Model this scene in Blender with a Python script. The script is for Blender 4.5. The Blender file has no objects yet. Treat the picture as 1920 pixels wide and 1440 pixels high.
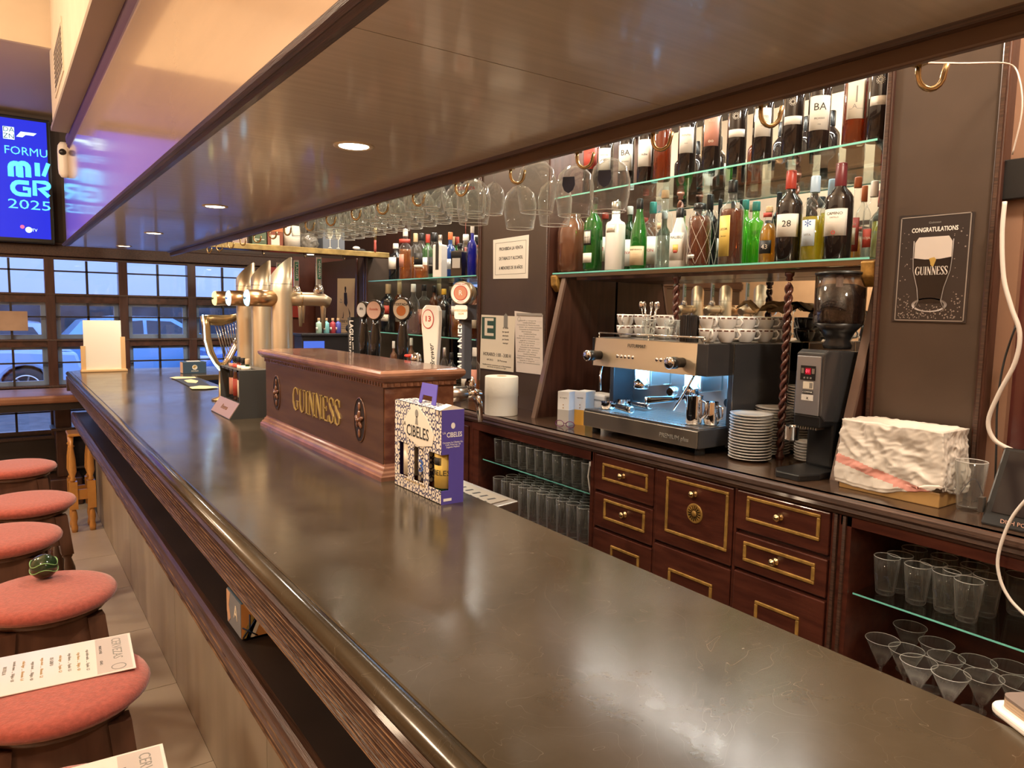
import bpy, bmesh, math, random
from mathutils import Vector, Matrix
random.seed(7)
PI = math.pi
sc = bpy.context.scene
COL = sc.collection

# ------------------------------------------------------------------ camera
F, YAW, PIT, ROL, EYE = 1357.0, .61719, .101092, .018048, 1.6
FW = Vector((math.sin(YAW)*math.cos(PIT), math.cos(YAW)*math.cos(PIT), -math.sin(PIT)))
R0 = Vector((math.cos(YAW), -math.sin(YAW), 0)); U0 = R0.cross(FW)
RT = math.cos(ROL)*R0 + math.sin(ROL)*U0
UP = -math.sin(ROL)*R0 + math.cos(ROL)*U0
cam = bpy.data.objects.new('camera', bpy.data.cameras.new('camera')); COL.objects.link(cam)
cam.data.sensor_width = 36; cam.data.sensor_fit = 'HORIZONTAL'; cam.data.lens = F/1920*36
cam.data.clip_start = .02; cam.data.clip_end = 200
cam.matrix_world = Matrix(((RT.x, UP.x, -FW.x, 0), (RT.y, UP.y, -FW.y, 0), (RT.z, UP.z, -FW.z, EYE), (0, 0, 0, 1)))
sc.camera = cam

def at(px, py, X=None, Y=None, Z=None):
    """the world point on the plane X=, Y= or Z= that the photograph shows at this pixel (measuring aid)"""
    d = FW + RT*((px-960)/F) + UP*((720-py)/F)
    t = X/d.x if X is not None else (Y/d.y if Y is not None else (Z-EYE)/d.z)
    return Vector((d.x*t, d.y*t, EYE+d.z*t))

# ------------------------------------------------------------------ world, lights, exposure
sc.view_settings.view_transform = 'Standard'; sc.view_settings.look = 'None'
sc.view_settings.gamma = 1; sc.view_settings.use_curve_mapping = False
sc.view_settings.exposure = 0.5
sc.cycles.max_bounces = 10; sc.cycles.transparent_max_bounces = 32
sc.cycles.transmission_bounces = 8; sc.cycles.glossy_bounces = 5; sc.cycles.diffuse_bounces = 4
sc.cycles.caustics_reflective = False; sc.cycles.caustics_refractive = False
sc.cycles.sample_clamp_indirect = 3.0; sc.cycles.use_denoising = True
w = bpy.data.worlds.new('world'); sc.world = w; w.use_nodes = True
w.node_tree.nodes['Background'].inputs[0].default_value = (.34, .46, .92, 1)
w.node_tree.nodes['Background'].inputs[1].default_value = 2.3

def lamp(name, kind, loc, energy, color, size=.1, rot=(0, 0, 0), sizey=None, spot=None):
    l = bpy.data.lights.new(name, kind); l.energy = energy; l.color = color
    if kind == 'AREA':
        l.size = size
        if sizey: l.shape = 'RECTANGLE'; l.size_y = sizey
    else: l.shadow_soft_size = size
    if spot: l.spot_size = spot; l.spot_blend = .6
    o = bpy.data.objects.new(name, l); COL.objects.link(o); o.location = loc; o.rotation_euler = rot
    return o
SPOT_Y = (.33, 1.74, 3.15, 4.57, 5.75)
for y in SPOT_Y:                                                 # recessed spots of the canopy
    lamp('spot_bulb', 'SPOT', (.74, y, 1.985), 24, (1, .88, .72), .035, spot=math.radians(150))
for x, y, e in ((-1.1, .6, 76), (-1.1, 3.6, 76), (-2.3, 5.2, 62)):   # warm room lamps under the ceiling of the public side
    lamp('room_lamp', 'POINT', (x, y, 2.75), e, (1, .76, .52), .12)
for x, y, e in ((1.75, .25, 74), (1.75, 2.6, 44), (1.8, 4.7, 42)):   # ceiling lamps over the service aisle
    lamp('aisle_lamp', 'POINT', (x, y, 2.95), e, (1, .85, .68), .1)
lamp('cabinet_tube_right', 'AREA', (2.66, 2.18, 2.6), 15, (1, .95, .86), 1.7, (0, 0, PI/2), .06)
lamp('cabinet_tube_left', 'AREA', (2.66, 4.6, 2.6), 13, (1, .93, .82), 1.5, (0, 0, PI/2), .06)

# ------------------------------------------------------------------ materials
MATS = {}
def nodes(name):
    m = bpy.data.materials.new(name); m.use_nodes = True
    nt = m.node_tree; return m, nt, nt.nodes, nt.links, nt.nodes['Principled BSDF']
def mat(name, col, rough=.5, metal=0, coat=0, var=.0, vscale=6, stretch=(1, 1, 1), bump=0, bscale=40, col2=None, spec=.5, emit=None, estr=0, trans=0, sheen=0):
    if name in MATS: return MATS[name]
    m, nt, N, L, P = nodes(name)
    P.inputs['Base Color'].default_value = (*col, 1); P.inputs['Roughness'].default_value = rough
    P.inputs['Metallic'].default_value = metal; P.inputs['Coat Weight'].default_value = coat
    P.inputs['Coat Roughness'].default_value = .08; P.inputs['Specular IOR Level'].default_value = spec
    if trans: P.inputs['Transmission Weight'].default_value = trans
    if sheen: P.inputs['Sheen Weight'].default_value = sheen
    if emit: P.inputs['Emission Color'].default_value = (*emit, 1); P.inputs['Emission Strength'].default_value = estr
    if var or bump or col2:
        tc = N.new('ShaderNodeTexCoord'); mp = N.new('ShaderNodeMapping'); L.new(tc.outputs['Object'], mp.inputs[0])
        mp.inputs['Scale'].default_value = stretch
    if var or col2:
        n = N.new('ShaderNodeTexNoise'); n.inputs['Scale'].default_value = vscale; n.inputs['Detail'].default_value = 5
        L.new(mp.outputs[0], n.inputs['Vector'])
        r = N.new('ShaderNodeValToRGB'); L.new(n.outputs['Fac'], r.inputs[0])
        a = col; b = col2 or tuple(c*(1+var) for c in col)
        if not col2: a = tuple(c*(1-var) for c in col)
        r.color_ramp.elements[0].position = .35; r.color_ramp.elements[1].position = .65
        r.color_ramp.elements[0].color = (*a, 1); r.color_ramp.elements[1].color = (*b, 1)
        L.new(r.outputs[0], P.inputs['Base Color'])
    if bump:
        n2 = N.new('ShaderNodeTexNoise'); n2.inputs['Scale'].default_value = bscale; L.new(mp.outputs[0], n2.inputs['Vector'])
        bp = N.new('ShaderNodeBump'); bp.inputs['Strength'].default_value = bump; bp.inputs['Distance'].default_value = .01
        L.new(n2.outputs['Fac'], bp.inputs['Height']); L.new(bp.outputs[0], P.inputs['Normal'])
    MATS[name] = m; return m
def glassmat(name, tint, body=0.0, bodycol=(1, 1, 1), edge=.85, rough=.02, edge_glint=0):
    """thin-walled glass: see-through with fresnel-like mirror, body = share of a coloured body"""
    if name in MATS: return MATS[name]
    m, nt, N, L, P = nodes(name); N.remove(P)
    out = [n for n in N if n.type == 'OUTPUT_MATERIAL'][0]
    t = N.new('ShaderNodeBsdfTransparent'); t.inputs[0].default_value = (*tint, 1)
    g = N.new('ShaderNodeBsdfGlossy'); g.inputs['Roughness'].default_value = rough
    lw = N.new('ShaderNodeLayerWeight'); lw.inputs[0].default_value = .5
    pw = N.new('ShaderNodeMath'); pw.operation = 'POWER'; pw.inputs[1].default_value = 3.6 if edge_glint else 2.0; L.new(lw.outputs['Facing'], pw.inputs[0])
    ma = N.new('ShaderNodeMath'); ma.operation = 'MULTIPLY_ADD'; ma.inputs[1].default_value = edge-.05; ma.inputs[2].default_value = .05
    L.new(pw.outputs[0], ma.inputs[0])
    base = t
    if body:
        d = N.new('ShaderNodeBsdfPrincipled'); d.inputs['Base Color'].default_value = (*bodycol, 1); d.inputs['Roughness'].default_value = .15
        tl = N.new('ShaderNodeBsdfTranslucent'); tl.inputs[0].default_value = (*bodycol, 1)
        m1 = N.new('ShaderNodeMixShader'); m1.inputs[0].default_value = .5; L.new(d.outputs[0], m1.inputs[1]); L.new(tl.outputs[0], m1.inputs[2])
        mb = N.new('ShaderNodeMixShader'); mb.inputs[0].default_value = body; L.new(t.outputs[0], mb.inputs[1]); L.new(m1.outputs[0], mb.inputs[2]); base = mb
    edge_sh = g
    if edge_glint:  # white diffuse edge painted in place of the glints on lit glass
        dd = N.new('ShaderNodeBsdfDiffuse'); dd.inputs[0].default_value = (.95, .95, .92, 1)
        tt = N.new('ShaderNodeBsdfTranslucent'); tt.inputs[0].default_value = (.95, .95, .92, 1)
        m3 = N.new('ShaderNodeMixShader'); m3.inputs[0].default_value = .5; L.new(dd.outputs[0], m3.inputs[1]); L.new(tt.outputs[0], m3.inputs[2])
        m4 = N.new('ShaderNodeMixShader'); m4.inputs[0].default_value = edge_glint; L.new(g.outputs[0], m4.inputs[1]); L.new(m3.outputs[0], m4.inputs[2]); edge_sh = m4
    mx = N.new('ShaderNodeMixShader'); L.new(ma.outputs[0], mx.inputs[0]); L.new(base.outputs[0], mx.inputs[1]); L.new(edge_sh.outputs[0], mx.inputs[2])
    L.new(mx.outputs[0], out.inputs[0]); MATS[name] = m; return m
def emis(name, col, s):
    return mat(name, (0, 0, 0), emit=col, estr=s)

WOOD = mat('dark mahogany', (.042, .016, .010), .32, coat=.3, col2=(.085, .032, .020), vscale=5, stretch=(6, 1, 6), bump=.12, bscale=30)
WOODV = mat('dark mahogany upright', (.045, .017, .011), .34, coat=.25, col2=(.075, .029, .019), vscale=5, stretch=(8, 8, .8), bump=.06, bscale=30)
POSTM = mat('dark brown painted board', (.075, .050, .036), .45, spec=.3, var=.12, vscale=3)
DRAW = mat('red mahogany', (.060, .016, .010), .3, coat=.35, col2=(.10, .028, .016), vscale=5, stretch=(8, 1.2, 8), bump=.06, bscale=30)
EDGEW = mat('worn moulding wood', (.035, .016, .010), .4, coat=.1, col2=(.095, .046, .028), vscale=9, stretch=(10, .5, 30), bump=.25, bscale=40)
BLACKW = mat('black stained wood', (.018, .011, .009), .45, var=.2)
GOLD = mat('gilt paint', (.42, .24, .06), .4, metal=.35, var=.25, vscale=40, bump=.1, bscale=80)
BRASS = mat('polished brass', (.66, .50, .27), .26, metal=1)
BRUSH = mat('brushed champagne brass', (.78, .66, .47), .36, metal=.85, bump=.03, bscale=60, stretch=(20, 20, 1))
STEEL = mat('stainless steel', (.62, .60, .57), .28, metal=1)
STEELB = mat('brushed warm steel', (.62, .55, .45), .32, metal=1, bump=.02, bscale=50, stretch=(1, 1, 30))
CHROME = mat('chrome', (.85, .85, .85), .06, metal=1)
BLACK = mat('black plastic', (.012, .012, .013), .3)
BLACKM = mat('matt black', (.02, .02, .02), .6)
WHITE = mat('white plastic', (.8, .78, .74), .4)
PORC = mat('white porcelain', (.85, .83, .80), .15, coat=.5)
PAPER = mat('white paper', (.80, .77, .70), .8)
CREAM = mat('cream card', (.80, .74, .62), .6)
RED = mat('red plastic', (.75, .05, .03), .35)
MIRROR = mat('mirror glass', (.78, .80, .78), .02, metal=1)
TILEF = mat('beige floor tile', (.44, .39, .32), .4, col2=(.54, .48, .40), vscale=2.5, bump=.02)
TILEB = mat('greige wall panel', (.30, .26, .20), .38, col2=(.39, .34, .27), vscale=3, stretch=(1, 2, .4))
GROUT = mat('dark joint', (.10, .085, .07), .9)
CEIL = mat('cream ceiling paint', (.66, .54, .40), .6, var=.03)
CREAMW = mat('cream wall paint', (.66, .57, .46), .5, var=.04)
FASC = mat('glossy cream lacquer', (.46, .32, .22), .18, coat=.6, var=.06, vscale=2, bump=.03, bscale=6, stretch=(1, .6, 4))
CORN = mat('grey cornice paint', (.30, .25, .20), .45)
UNDER = mat('lacquered brown soffit', (.58, .54, .47), .26, coat=.3, var=.05, vscale=2, bump=.02, bscale=14, stretch=(1, 30, 1), spec=.7)
TANW = mat('tan wall paint', (.60, .42, .27), .7, var=.05)
CUSH = mat('coral red felt', (.38, .075, .052), .85, var=.14, vscale=90, bump=.2, bscale=220, sheen=.4)
STOOLW = mat('dark stool wood', (.085, .036, .022), .35, coat=.3, col2=(.13, .058, .035), vscale=6, stretch=(6, 6, .8))
PINE = mat('honey varnished wood', (.52, .25, .06), .3, coat=.5, var=.12, vscale=8)
TGLASS = mat('green shelf glass edge', (.10, .50, .42), .1, emit=(.02, .22, .18), estr=.0, trans=.6)
GLASS = glassmat('clear thin glass', (.965, .975, .965), 0, (.9, .92, .9), .95, .05, edge_glint=.5)
SHELFG = glassmat('shelf glass', (.90, .97, .94), edge=.55)
PANE = glassmat('window pane glass', (.93, .97, .99), edge=.6)

def topmat():
    m, nt, N, L, P = nodes('worn bar top lacquer')
    tc = N.new('ShaderNodeTexCoord')
    n = N.new('ShaderNodeTexNoise'); n.inputs['Scale'].default_value = 3.5; n.inputs['Detail'].default_value = 8; n.inputs['Roughness'].default_value = .65
    L.new(tc.outputs['Object'], n.inputs['Vector'])
    r = N.new('ShaderNodeValToRGB'); L.new(n.outputs['Fac'], r.inputs[0])
    r.color_ramp.elements[0].position = .25; r.color_ramp.elements[1].position = .8
    r.color_ramp.elements[0].color = (.036, .026, .015, 1); r.color_ramp.elements[1].color = (.072, .052, .031, 1)
    # fine light scratches: thin contour lines of a stretched noise
    v = N.new('ShaderNodeTexNoise'); v.inputs['Scale'].default_value = 7; v.inputs['Detail'].default_value = 2; v.inputs['Distortion'].default_value = 2.2
    L.new(tc.outputs['Object'], v.inputs['Vector'])
    s1 = N.new('ShaderNodeMath'); s1.operation = 'SUBTRACT'; s1.inputs[1].default_value = .5; L.new(v.outputs['Fac'], s1.inputs[0])
    s2 = N.new('ShaderNodeMath'); s2.operation = 'ABSOLUTE'; L.new(s1.outputs[0], s2.inputs[0])
    s3 = N.new('ShaderNodeMath'); s3.operation = 'LESS_THAN'; s3.inputs[1].default_value = .0008; L.new(s2.outputs[0], s3.inputs[0])
    # chips of worn lacquer near the front
    c = N.new('ShaderNodeTexNoise'); c.inputs['Scale'].default_value = 26; c.inputs['Detail'].default_value = 6; L.new(tc.outputs['Object'], c.inputs['Vector'])
    c1 = N.new('ShaderNodeMath'); c1.operation = 'GREATER_THAN'; c1.inputs[1].default_value = .60; L.new(c.outputs['Fac'], c1.inputs[0])
    sx = N.new('ShaderNodeVectorMath'); sx.operation = 'SUBTRACT'; sx.inputs[1].default_value = (.80, .44, 1.1); L.new(tc.outputs['Object'], sx.inputs[0])
    sc_ = N.new('ShaderNodeVectorMath'); sc_.operation = 'MULTIPLY'; sc_.inputs[1].default_value = (9, 9, 0); L.new(sx.outputs[0], sc_.inputs[0])
    ln = N.new('ShaderNodeVectorMath'); ln.operation = 'LENGTH'; L.new(sc_.outputs[0], ln.inputs[0])
    c2 = N.new('ShaderNodeMath'); c2.operation = 'LESS_THAN'; c2.inputs[1].default_value = .95; L.new(ln.outputs['Value'], c2.inputs[0])
    c3 = N.new('ShaderNodeMath'); c3.operation = 'MULTIPLY'; L.new(c1.outputs[0], c3.inputs[0]); L.new(c2.outputs[0], c3.inputs[1])
    m1 = N.new('ShaderNodeMixRGB'); m1.inputs[2].default_value = (.115, .09, .064, 1); L.new(s3.outputs[0], m1.inputs[0]); L.new(r.outputs[0], m1.inputs[1])
    m2 = N.new('ShaderNodeMixRGB'); m2.inputs[2].default_value = (.22, .13, .08, 1); L.new(c3.outputs[0], m2.inputs[0]); L.new(m1.outputs[0], m2.inputs[1])
    L.new(m2.outputs[0], P.inputs['Base Color'])
    rr = N.new('ShaderNodeMapRange'); rr.inputs['From Min'].default_value = .3; rr.inputs['From Max'].default_value = .7
    rr.inputs['To Min'].default_value = .13; rr.inputs['To Max'].default_value = .24
    L.new(n.outputs['Fac'], rr.inputs['Value']); L.new(rr.outputs[0], P.inputs['Roughness'])
    nb = N.new('ShaderNodeTexNoise'); nb.inputs['Scale'].default_value = 55; nb.inputs['Detail'].default_value = 4; L.new(tc.outputs['Object'], nb.inputs['Vector'])
    ad = N.new('ShaderNodeMath'); ad.operation = 'MULTIPLY_ADD'; ad.inputs[1].default_value = -1.5; L.new(c3.outputs[0], ad.inputs[0]); L.new(nb.outputs['Fac'], ad.inputs[2])
    b = N.new('ShaderNodeBump'); b.inputs['Strength'].default_value = .05; b.inputs['Distance'].default_value = .002
    L.new(ad.outputs[0], b.inputs['Height']); L.new(b.outputs[0], P.inputs['Normal'])
    P.inputs['Specular IOR Level'].default_value = .5
    return m
TOP = topmat()

ORD = 'first second third fourth fifth sixth seventh eighth ninth tenth eleventh twelfth thirteenth fourteenth fifteenth sixteenth seventeenth eighteenth nineteenth twentieth twenty-first twenty-second twenty-third twenty-fourth'.split()
# ------------------------------------------------------------------ mesh building
class MB:
    def __init__(s): s.v = []; s.f = []; s.sm = []
    def add(s, vs, fs, smooth=False, M=None):
        k = len(s.v)
        s.v += [tuple(M @ Vector(v)) if M else tuple(v) for v in vs]
        s.f += [tuple(i+k for i in f) for f in fs]; s.sm += [smooth]*len(fs)
        return s
    def box(s, x0, x1, y0, y1, z0, z1, M=None):
        vs = [(x, y, z) for z in (z0, z1) for y in (y0, y1) for x in (x0, x1)]
        return s.add(vs, [(0, 2, 3, 1), (4, 5, 7, 6), (0, 1, 5, 4), (2, 6, 7, 3), (0, 4, 6, 2), (1, 3, 7, 5)], False, M)
    def lathe(s, prof, n=20, M=None, c=(0, 0, 0), cap0=True, cap1=True, smooth=True, sx=1, sy=1):
        """prof: (r, z) from bottom to top"""
        vs = []; fs = []
        for r, z in prof:
            for i in range(n):
                a = 2*PI*i/n; vs.append((c[0]+sx*r*math.cos(a), c[1]+sy*r*math.sin(a), c[2]+z))
        for j in range(len(prof)-1):
            for i in range(n):
                a, b = j*n+i, j*n+(i+1) % n; fs.append((a, b, b+n, a+n))
        s.add(vs, fs, smooth, M)
        k = len(s.v)-len(vs)
        if cap0: s.f.append(tuple(k+i for i in reversed(range(n)))); s.sm.append(False)
        if cap1: s.f.append(tuple(k+(len(prof)-1)*n+i for i in range(n))); s.sm.append(False)
        return s
    def tube(s, pts, r, n=8, caps=True, flat=1.0, up=None):
        pts = [Vector(p) for p in pts]; rs = r if isinstance(r, (list, tuple)) else [r]*len(pts)
        vs = []; fs = []; prev = None
        for i, p in enumerate(pts):
            d = (pts[min(i+1, len(pts)-1)]-pts[max(i-1, 0)]).normalized()
            if up is not None: a = Vector(up).cross(d)
            elif prev is not None: a = prev-d*prev.dot(d)
            else: a = d.orthogonal()
            if a.length < 1e-6: a = d.orthogonal()
            a.normalize(); prev = a; b = d.cross(a)
            for k in range(n):
                t = 2*PI*k/n; vs.append(p+a*rs[i]*math.cos(t)+b*rs[i]*flat*math.sin(t))
        for j in range(len(pts)-1):
            for i in range(n):
                a, b = j*n+i, j*n+(i+1) % n; fs.append((a, b, b+n, a+n))
        s.add(vs, fs, True); k = len(s.v)-len(vs)
        if caps:
            s.f.append(tuple(k+i for i in reversed(range(n)))); s.f.append(tuple(k+(len(pts)-1)*n+i for i in range(n))); s.sm += [False, False]
        return s
    def prism(s, poly, d, ax='y', a0=0.0, M=None, smooth=False):
        """poly in the plane across axis ax, extruded from a0 to a0+d"""
        n = len(poly); vs = []
        for q in (a0, a0+d):
            for p in poly:
                vs.append({'x': (q, p[0], p[1]), 'y': (p[0], q, p[1]), 'z': (p[0], p[1], q)}[ax])
        fs = [(i, (i+1) % n, n+(i+1) % n, n+i) for i in range(n)]
        s.add(vs, fs, smooth, M); k = len(s.v)-2*n
        s.f.append(tuple(k+i for i in reversed(range(n)))); s.f.append(tuple(k+n+i for i in range(n))); s.sm += [False, False]
        return s
    def sphere(s, c, r, n=12, sc3=(1, 1, 1)):
        prof = [(max(1e-4, math.sin(PI*i/n)), -math.cos(PI*i/n)) for i in range(n+1)]
        vs = []; fs = []; m = n*2
        for pr, pz in prof:
            for i in range(m):
                a = 2*PI*i/m; vs.append((c[0]+r*sc3[0]*pr*math.cos(a), c[1]+r*sc3[1]*pr*math.sin(a), c[2]+r*sc3[2]*pz))
        for j in range(n):
            for i in range(m):
                a, b = j*m+i, j*m+(i+1) % m; fs.append((a, b, b+m, a+m))
        return s.add(vs, fs, True)
    def mesh(s, name):
        me = bpy.data.meshes.new(name); me.from_pydata(s.v, [], s.f); me.update()
        bm = bmesh.new(); bm.from_mesh(me); bmesh.ops.recalc_face_normals(bm, faces=bm.faces[:]); bm.to_mesh(me); bm.free()
        me.polygons.foreach_set('use_smooth', s.sm); return me
    def build(s, name, m, parent=None, bev=0, loc=None, rot=None):
        me = s.mesh(name)
        for q in (m if isinstance(m, (list, tuple)) else [m]): me.materials.append(q)
        o = bpy.data.objects.new(name, me); COL.objects.link(o)
        if parent: o.parent = parent
        if loc: o.location = loc
        if rot: o.rotation_euler = rot
        if bev:
            b = o.modifiers.new('b', 'BEVEL'); b.width = bev; b.segments = 2; b.limit_method = 'ANGLE'
        return o
def tag(o, label=None, cat=None, group=None, kind=None):
    if label: o['label'] = label
    if cat: o['category'] = cat
    if group: o['group'] = group
    if kind: o['kind'] = kind
    return o
def thing(name, label, cat, loc=(0, 0, 0), rz=0, group=None):
    o = bpy.data.objects.new(name, None); COL.objects.link(o); o.location = loc; o.rotation_euler = (0, 0, rz); o.empty_display_size = .05
    return tag(o, label, cat, group)
def struct(name, loc=(0, 0, 0)):
    o = bpy.data.objects.new(name, None); COL.objects.link(o); o.location = loc; o['kind'] = 'structure'; return o
def copy_tree(o, loc=None, rz=None, label=None, parent=None, group=None):
    c = o.copy(); COL.objects.link(c)
    if parent: c.parent = parent
    if loc is not None: c.location = loc
    if rz is not None: c.rotation_euler = (0, 0, rz)
    if label: c['label'] = label
    if group: c['group'] = group
    for ch in list(o.children): copy_tree(ch, parent=c)
    return c
def rounded(w, h, r, n=4, cx=0, cy=0):
    """rounded rectangle outline"""
    o = []
    for (sx, sy, a0) in ((1, -1, -PI/2), (1, 1, 0), (-1, 1, PI/2), (-1, -1, PI)):
        for i in range(n+1):
            a = a0+PI/2*i/n; o.append((cx+sx*(w/2-r)+r*math.cos(a), cy+sy*(h/2-r)+r*math.sin(a)))
    return o
def rimmed(mb, r, z, m, name, parent=None, t=.0011, **k):
    """build a glass with a bright ground rim of radius r at height z (second material slot)"""
    n0 = len(mb.f); mb.lathe([(r-t, z-t*.6), (r, z-t), (r+t, z), (r, z+t), (r-t, z+t*.6), (r-t, z-t*.6)], 24, cap0=False, cap1=False)
    o = mb.build(name, [m, RIMG], parent, **k)
    for p in o.data.polygons[n0:]: p.material_index = 1
    return o
def circ(r, n=24, cx=0, cy=0, ry=None):
    return [(cx+r*math.cos(2*PI*i/n), cy+(ry or r)*math.sin(2*PI*i/n)) for i in range(n)]

# orientation frames for flat print: columns = text right, text up, out of the surface
def frame(kind, loc):
    ax = {'-x': ((0, -1, 0), (0, 0, 1), (-1, 0, 0)), '-y': ((1, 0, 0), (0, 0, 1), (0, -1, 0)),
          'up-x': ((0, -1, 0), (1, 0, 0), (0, 0, 1)), 'up': ((1, 0, 0), (0, 1, 0), (0, 0, 1)), 'down': ((1, 0, 0), (0, -1, 0), (0, 0, -1)),
          '+x': ((0, 1, 0), (0, 0, 1), (1, 0, 0))}[kind] if isinstance(kind, str) else kind
    a, b, c = [Vector(q).normalized() for q in ax]
    M = Matrix(((a.x, b.x, c.x, loc[0]), (a.y, b.y, c.y, loc[1]), (a.z, b.z, c.z, loc[2]), (0, 0, 0, 1)))
    return M
def text(s, M, size, m, parent=None, name='lettering', ext=.0006, width=None, bold=0, align='CENTER', rot=0, shear=0):
    cu = bpy.data.curves.new('t', 'FONT'); cu.body = s; cu.size = size; cu.extrude = ext; cu.align_x = align; cu.align_y = 'CENTER'
    cu.resolution_u = 2; cu.offset = bold; cu.shear = shear; cu.space_line = .95
    t = bpy.data.objects.new('t', cu); COL.objects.link(t)
    dg = bpy.context.evaluated_depsgraph_get(); me = bpy.data.meshes.new_from_object(t.evaluated_get(dg))
    COL.objects.unlink(t); bpy.data.objects.remove(t); me.name = name
    if width and len(me.vertices):
        xs = [v.co.x for v in me.vertices]; k = width/max(1e-6, max(xs)-min(xs)); me.transform(Matrix.Diagonal((k, 1, 1, 1)))
    me.transform(M @ Matrix.Rotation(rot, 4, 'Z'))
    me.materials.clear(); me.materials.append(m)
    o = bpy.data.objects.new(name, me); COL.objects.link(o)
    if parent: o.parent = parent
    return o
def plate(poly, M, d, name, m, parent=None, **k):
    """flat piece: outline in the surface frame, thickness d outwards"""
    return MB().prism(poly, d, 'z', 0, M).build(name, m, parent, **k)
def rect(w, h, cx=0, cy=0): return [(cx-w/2, cy-h/2), (cx+w/2, cy-h/2), (cx+w/2, cy+h/2), (cx-w/2, cy+h/2)]
RIMG = mat('painted rim glint', (.78, .80, .78), .12, coat=.6)  # whitish colour standing in for light caught on the glass rims
INK = mat('black ink', (.02, .02, .02), .6)
GREYINK = mat('grey ink', (.25, .24, .22), .7)
WINK = mat('white ink', (.85, .83, .78), .5)
GINK = mat('gold ink', (.60, .42, .12), .35, metal=.5)
RINK = mat('red ink', (.50, .05, .04), .5)
BINK = mat('blue ink', (.05, .14, .5), .5)

# ================================================================== SETTING
fl = struct('floor'); MB().box(-3.4, 2.83, -2, 7, -.06, -.003).build('subfloor', GROUT, fl)
T = .643
tile = None
for i in range(6):
    for j in range(-7, 7):
        x1 = .553-i*T; y0 = 2.56+j*T
        if tile is None:
            tile = MB().box(-T+.003, -.001, .0015, T-.0015, -.003, 0).build('floor_tile', TILEF, fl); o = tile
        else: o = tile.copy(); COL.objects.link(o)
        o.location = (x1, y0, 0)
MB().box(.99, 2.12, -2, 6.2, -.003, .0).build('aisle_floor', mat('brown quarry floor', (.12, .07, .045), .5, var=.2), fl)
st = struct('ceiling'); MB().box(-3.5, 2.95, -2.1, 5.0, 3.5, 3.6).build('ceiling_board', CEIL, st)
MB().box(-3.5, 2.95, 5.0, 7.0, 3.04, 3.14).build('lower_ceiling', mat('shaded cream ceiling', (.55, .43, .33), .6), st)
MB().box(-3.5, .31, 4.97, 5.0, 3.02, 3.5).build('bulkhead_face', CEIL, st)
MB().box(.31, 2.95, 4.97, 5.0, 3.02, 3.5).build('bulkhead_face', CEIL, st)
for nm, b, m in (('wall_left', (-3.5, -3.4, -2, 7, 0, 3.5), TANW), ('wall_back', (-3.5, 2.95, -2.1, -2, 0, 3.5), TANW), ('wall_right', (2.83, 2.95, -2, 7, 0, 3.5), WOODV)):
    o = MB().box(*b).build(nm, m); o['kind'] = 'structure'
wf = struct('wall_front')
MB().box(-3.4, 2.83, 6.9, 7.0, 2.075, 3.04).build('upper_wall', POSTM, wf)
MB().box(-3.4, 2.83, 6.9, 7.0, 0, .57).build('lower_wall', BLACKW, wf)
MB().box(1.96, 2.83, 6.88, 7.0, .57, 2.075).build('side_wall_panel', mat('reddish wood wall', (.12, .035, .02), .45, var=.2), wf)
MB().box(-3.4, -1.80, 6.9, 7.0, .57, 2.075).build('side_wall_panel', POSTM, wf)
for x0, x1, y0, y1, z0, z1, in ((-3.4, 2.3, 6.84, 6.9, 1.965, 2.05), (-3.4, 2.3, 6.87, 6.9, 1.94, 1.965), (-3.4, 2.3, 6.86, 6.9, 2.05, 2.075), (-3.4, .56, 6.86, 6.9, .50, .53), (-3.4, .56, 6.86, 6.9, .10, .14), (-3.4, .56, 6.87, 6.9, .23, .25)):
    MB().box(x0, x1, y0, y1, z0, z1).build('wall_moulding', EDGEW, wf, bev=.006)
wn = struct('window_1')
PX = [-1.77, -1.24, -.71, -.18, .3475, .8675, 1.404, 1.93]
ROWS = [(.571, .868), (.934, 1.243), (1.306, 1.598), (1.672, 1.938)]
for x in PX: MB().box(x-.034, x+.034, 6.87, 6.96, .5, 1.95).build('window_post', WOODV, wn, bev=.004)
for z0, z1 in ((.868, .934), (1.243, 1.306), (1.598, 1.672)):
    MB().box(-1.8, 1.96, 6.89, 6.95, z0, z1).build('window_rail', WOOD, wn)
    MB().box(-1.8, 1.96, 6.865, 6.89, z1-.014, z1-.002).build('rail_bead', EDGEW, wn)
MB().box(-1.8, 1.96, 6.89, 6.95, .54, .571).build('window_rail', WOOD, wn)
SHUT = mat('pale window frame paint', (.30, .38, .58), .5)
pane = None
for i in range(7):
    xa, xb = PX[i]+.034, PX[i+1]-.034; xm = (xa+xb)/2
    for r, (z0, z1) in enumerate(ROWS):
        MB().box(xm-.008, xm+.008, 6.885, 6.915, z0, z1).build('muntin', BLACKW, wn)
        zm = {0: .72, 1: 1.115, 2: 1.484, 3: 1.85}[r]
        MB().box(xa, xb, 6.885, 6.912, zm-.006, zm+.006).build('muntin', BLACKW, wn)
        for a, b in ((xa, xm-.008), (xm+.008, xb)):
            MB().box(a, b, 6.92, 6.924, z0, z1).build('pane', PANE, wn)
        if r in (1, 2):
            q = MB(); t = .034
            q.box(xa, xb, 6.94, 6.965, z0, z0+t).box(xa, xb, 6.94, 6.965, z1-t*.7, z1).box(xa, xa+t, 6.94, 6.965, z0+t, z1-t*.7).box(xb-t, xb, 6.94, 6.965, z0+t, z1-t*.7)
            q.build('inner_frame', SHUT, wn)
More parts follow.
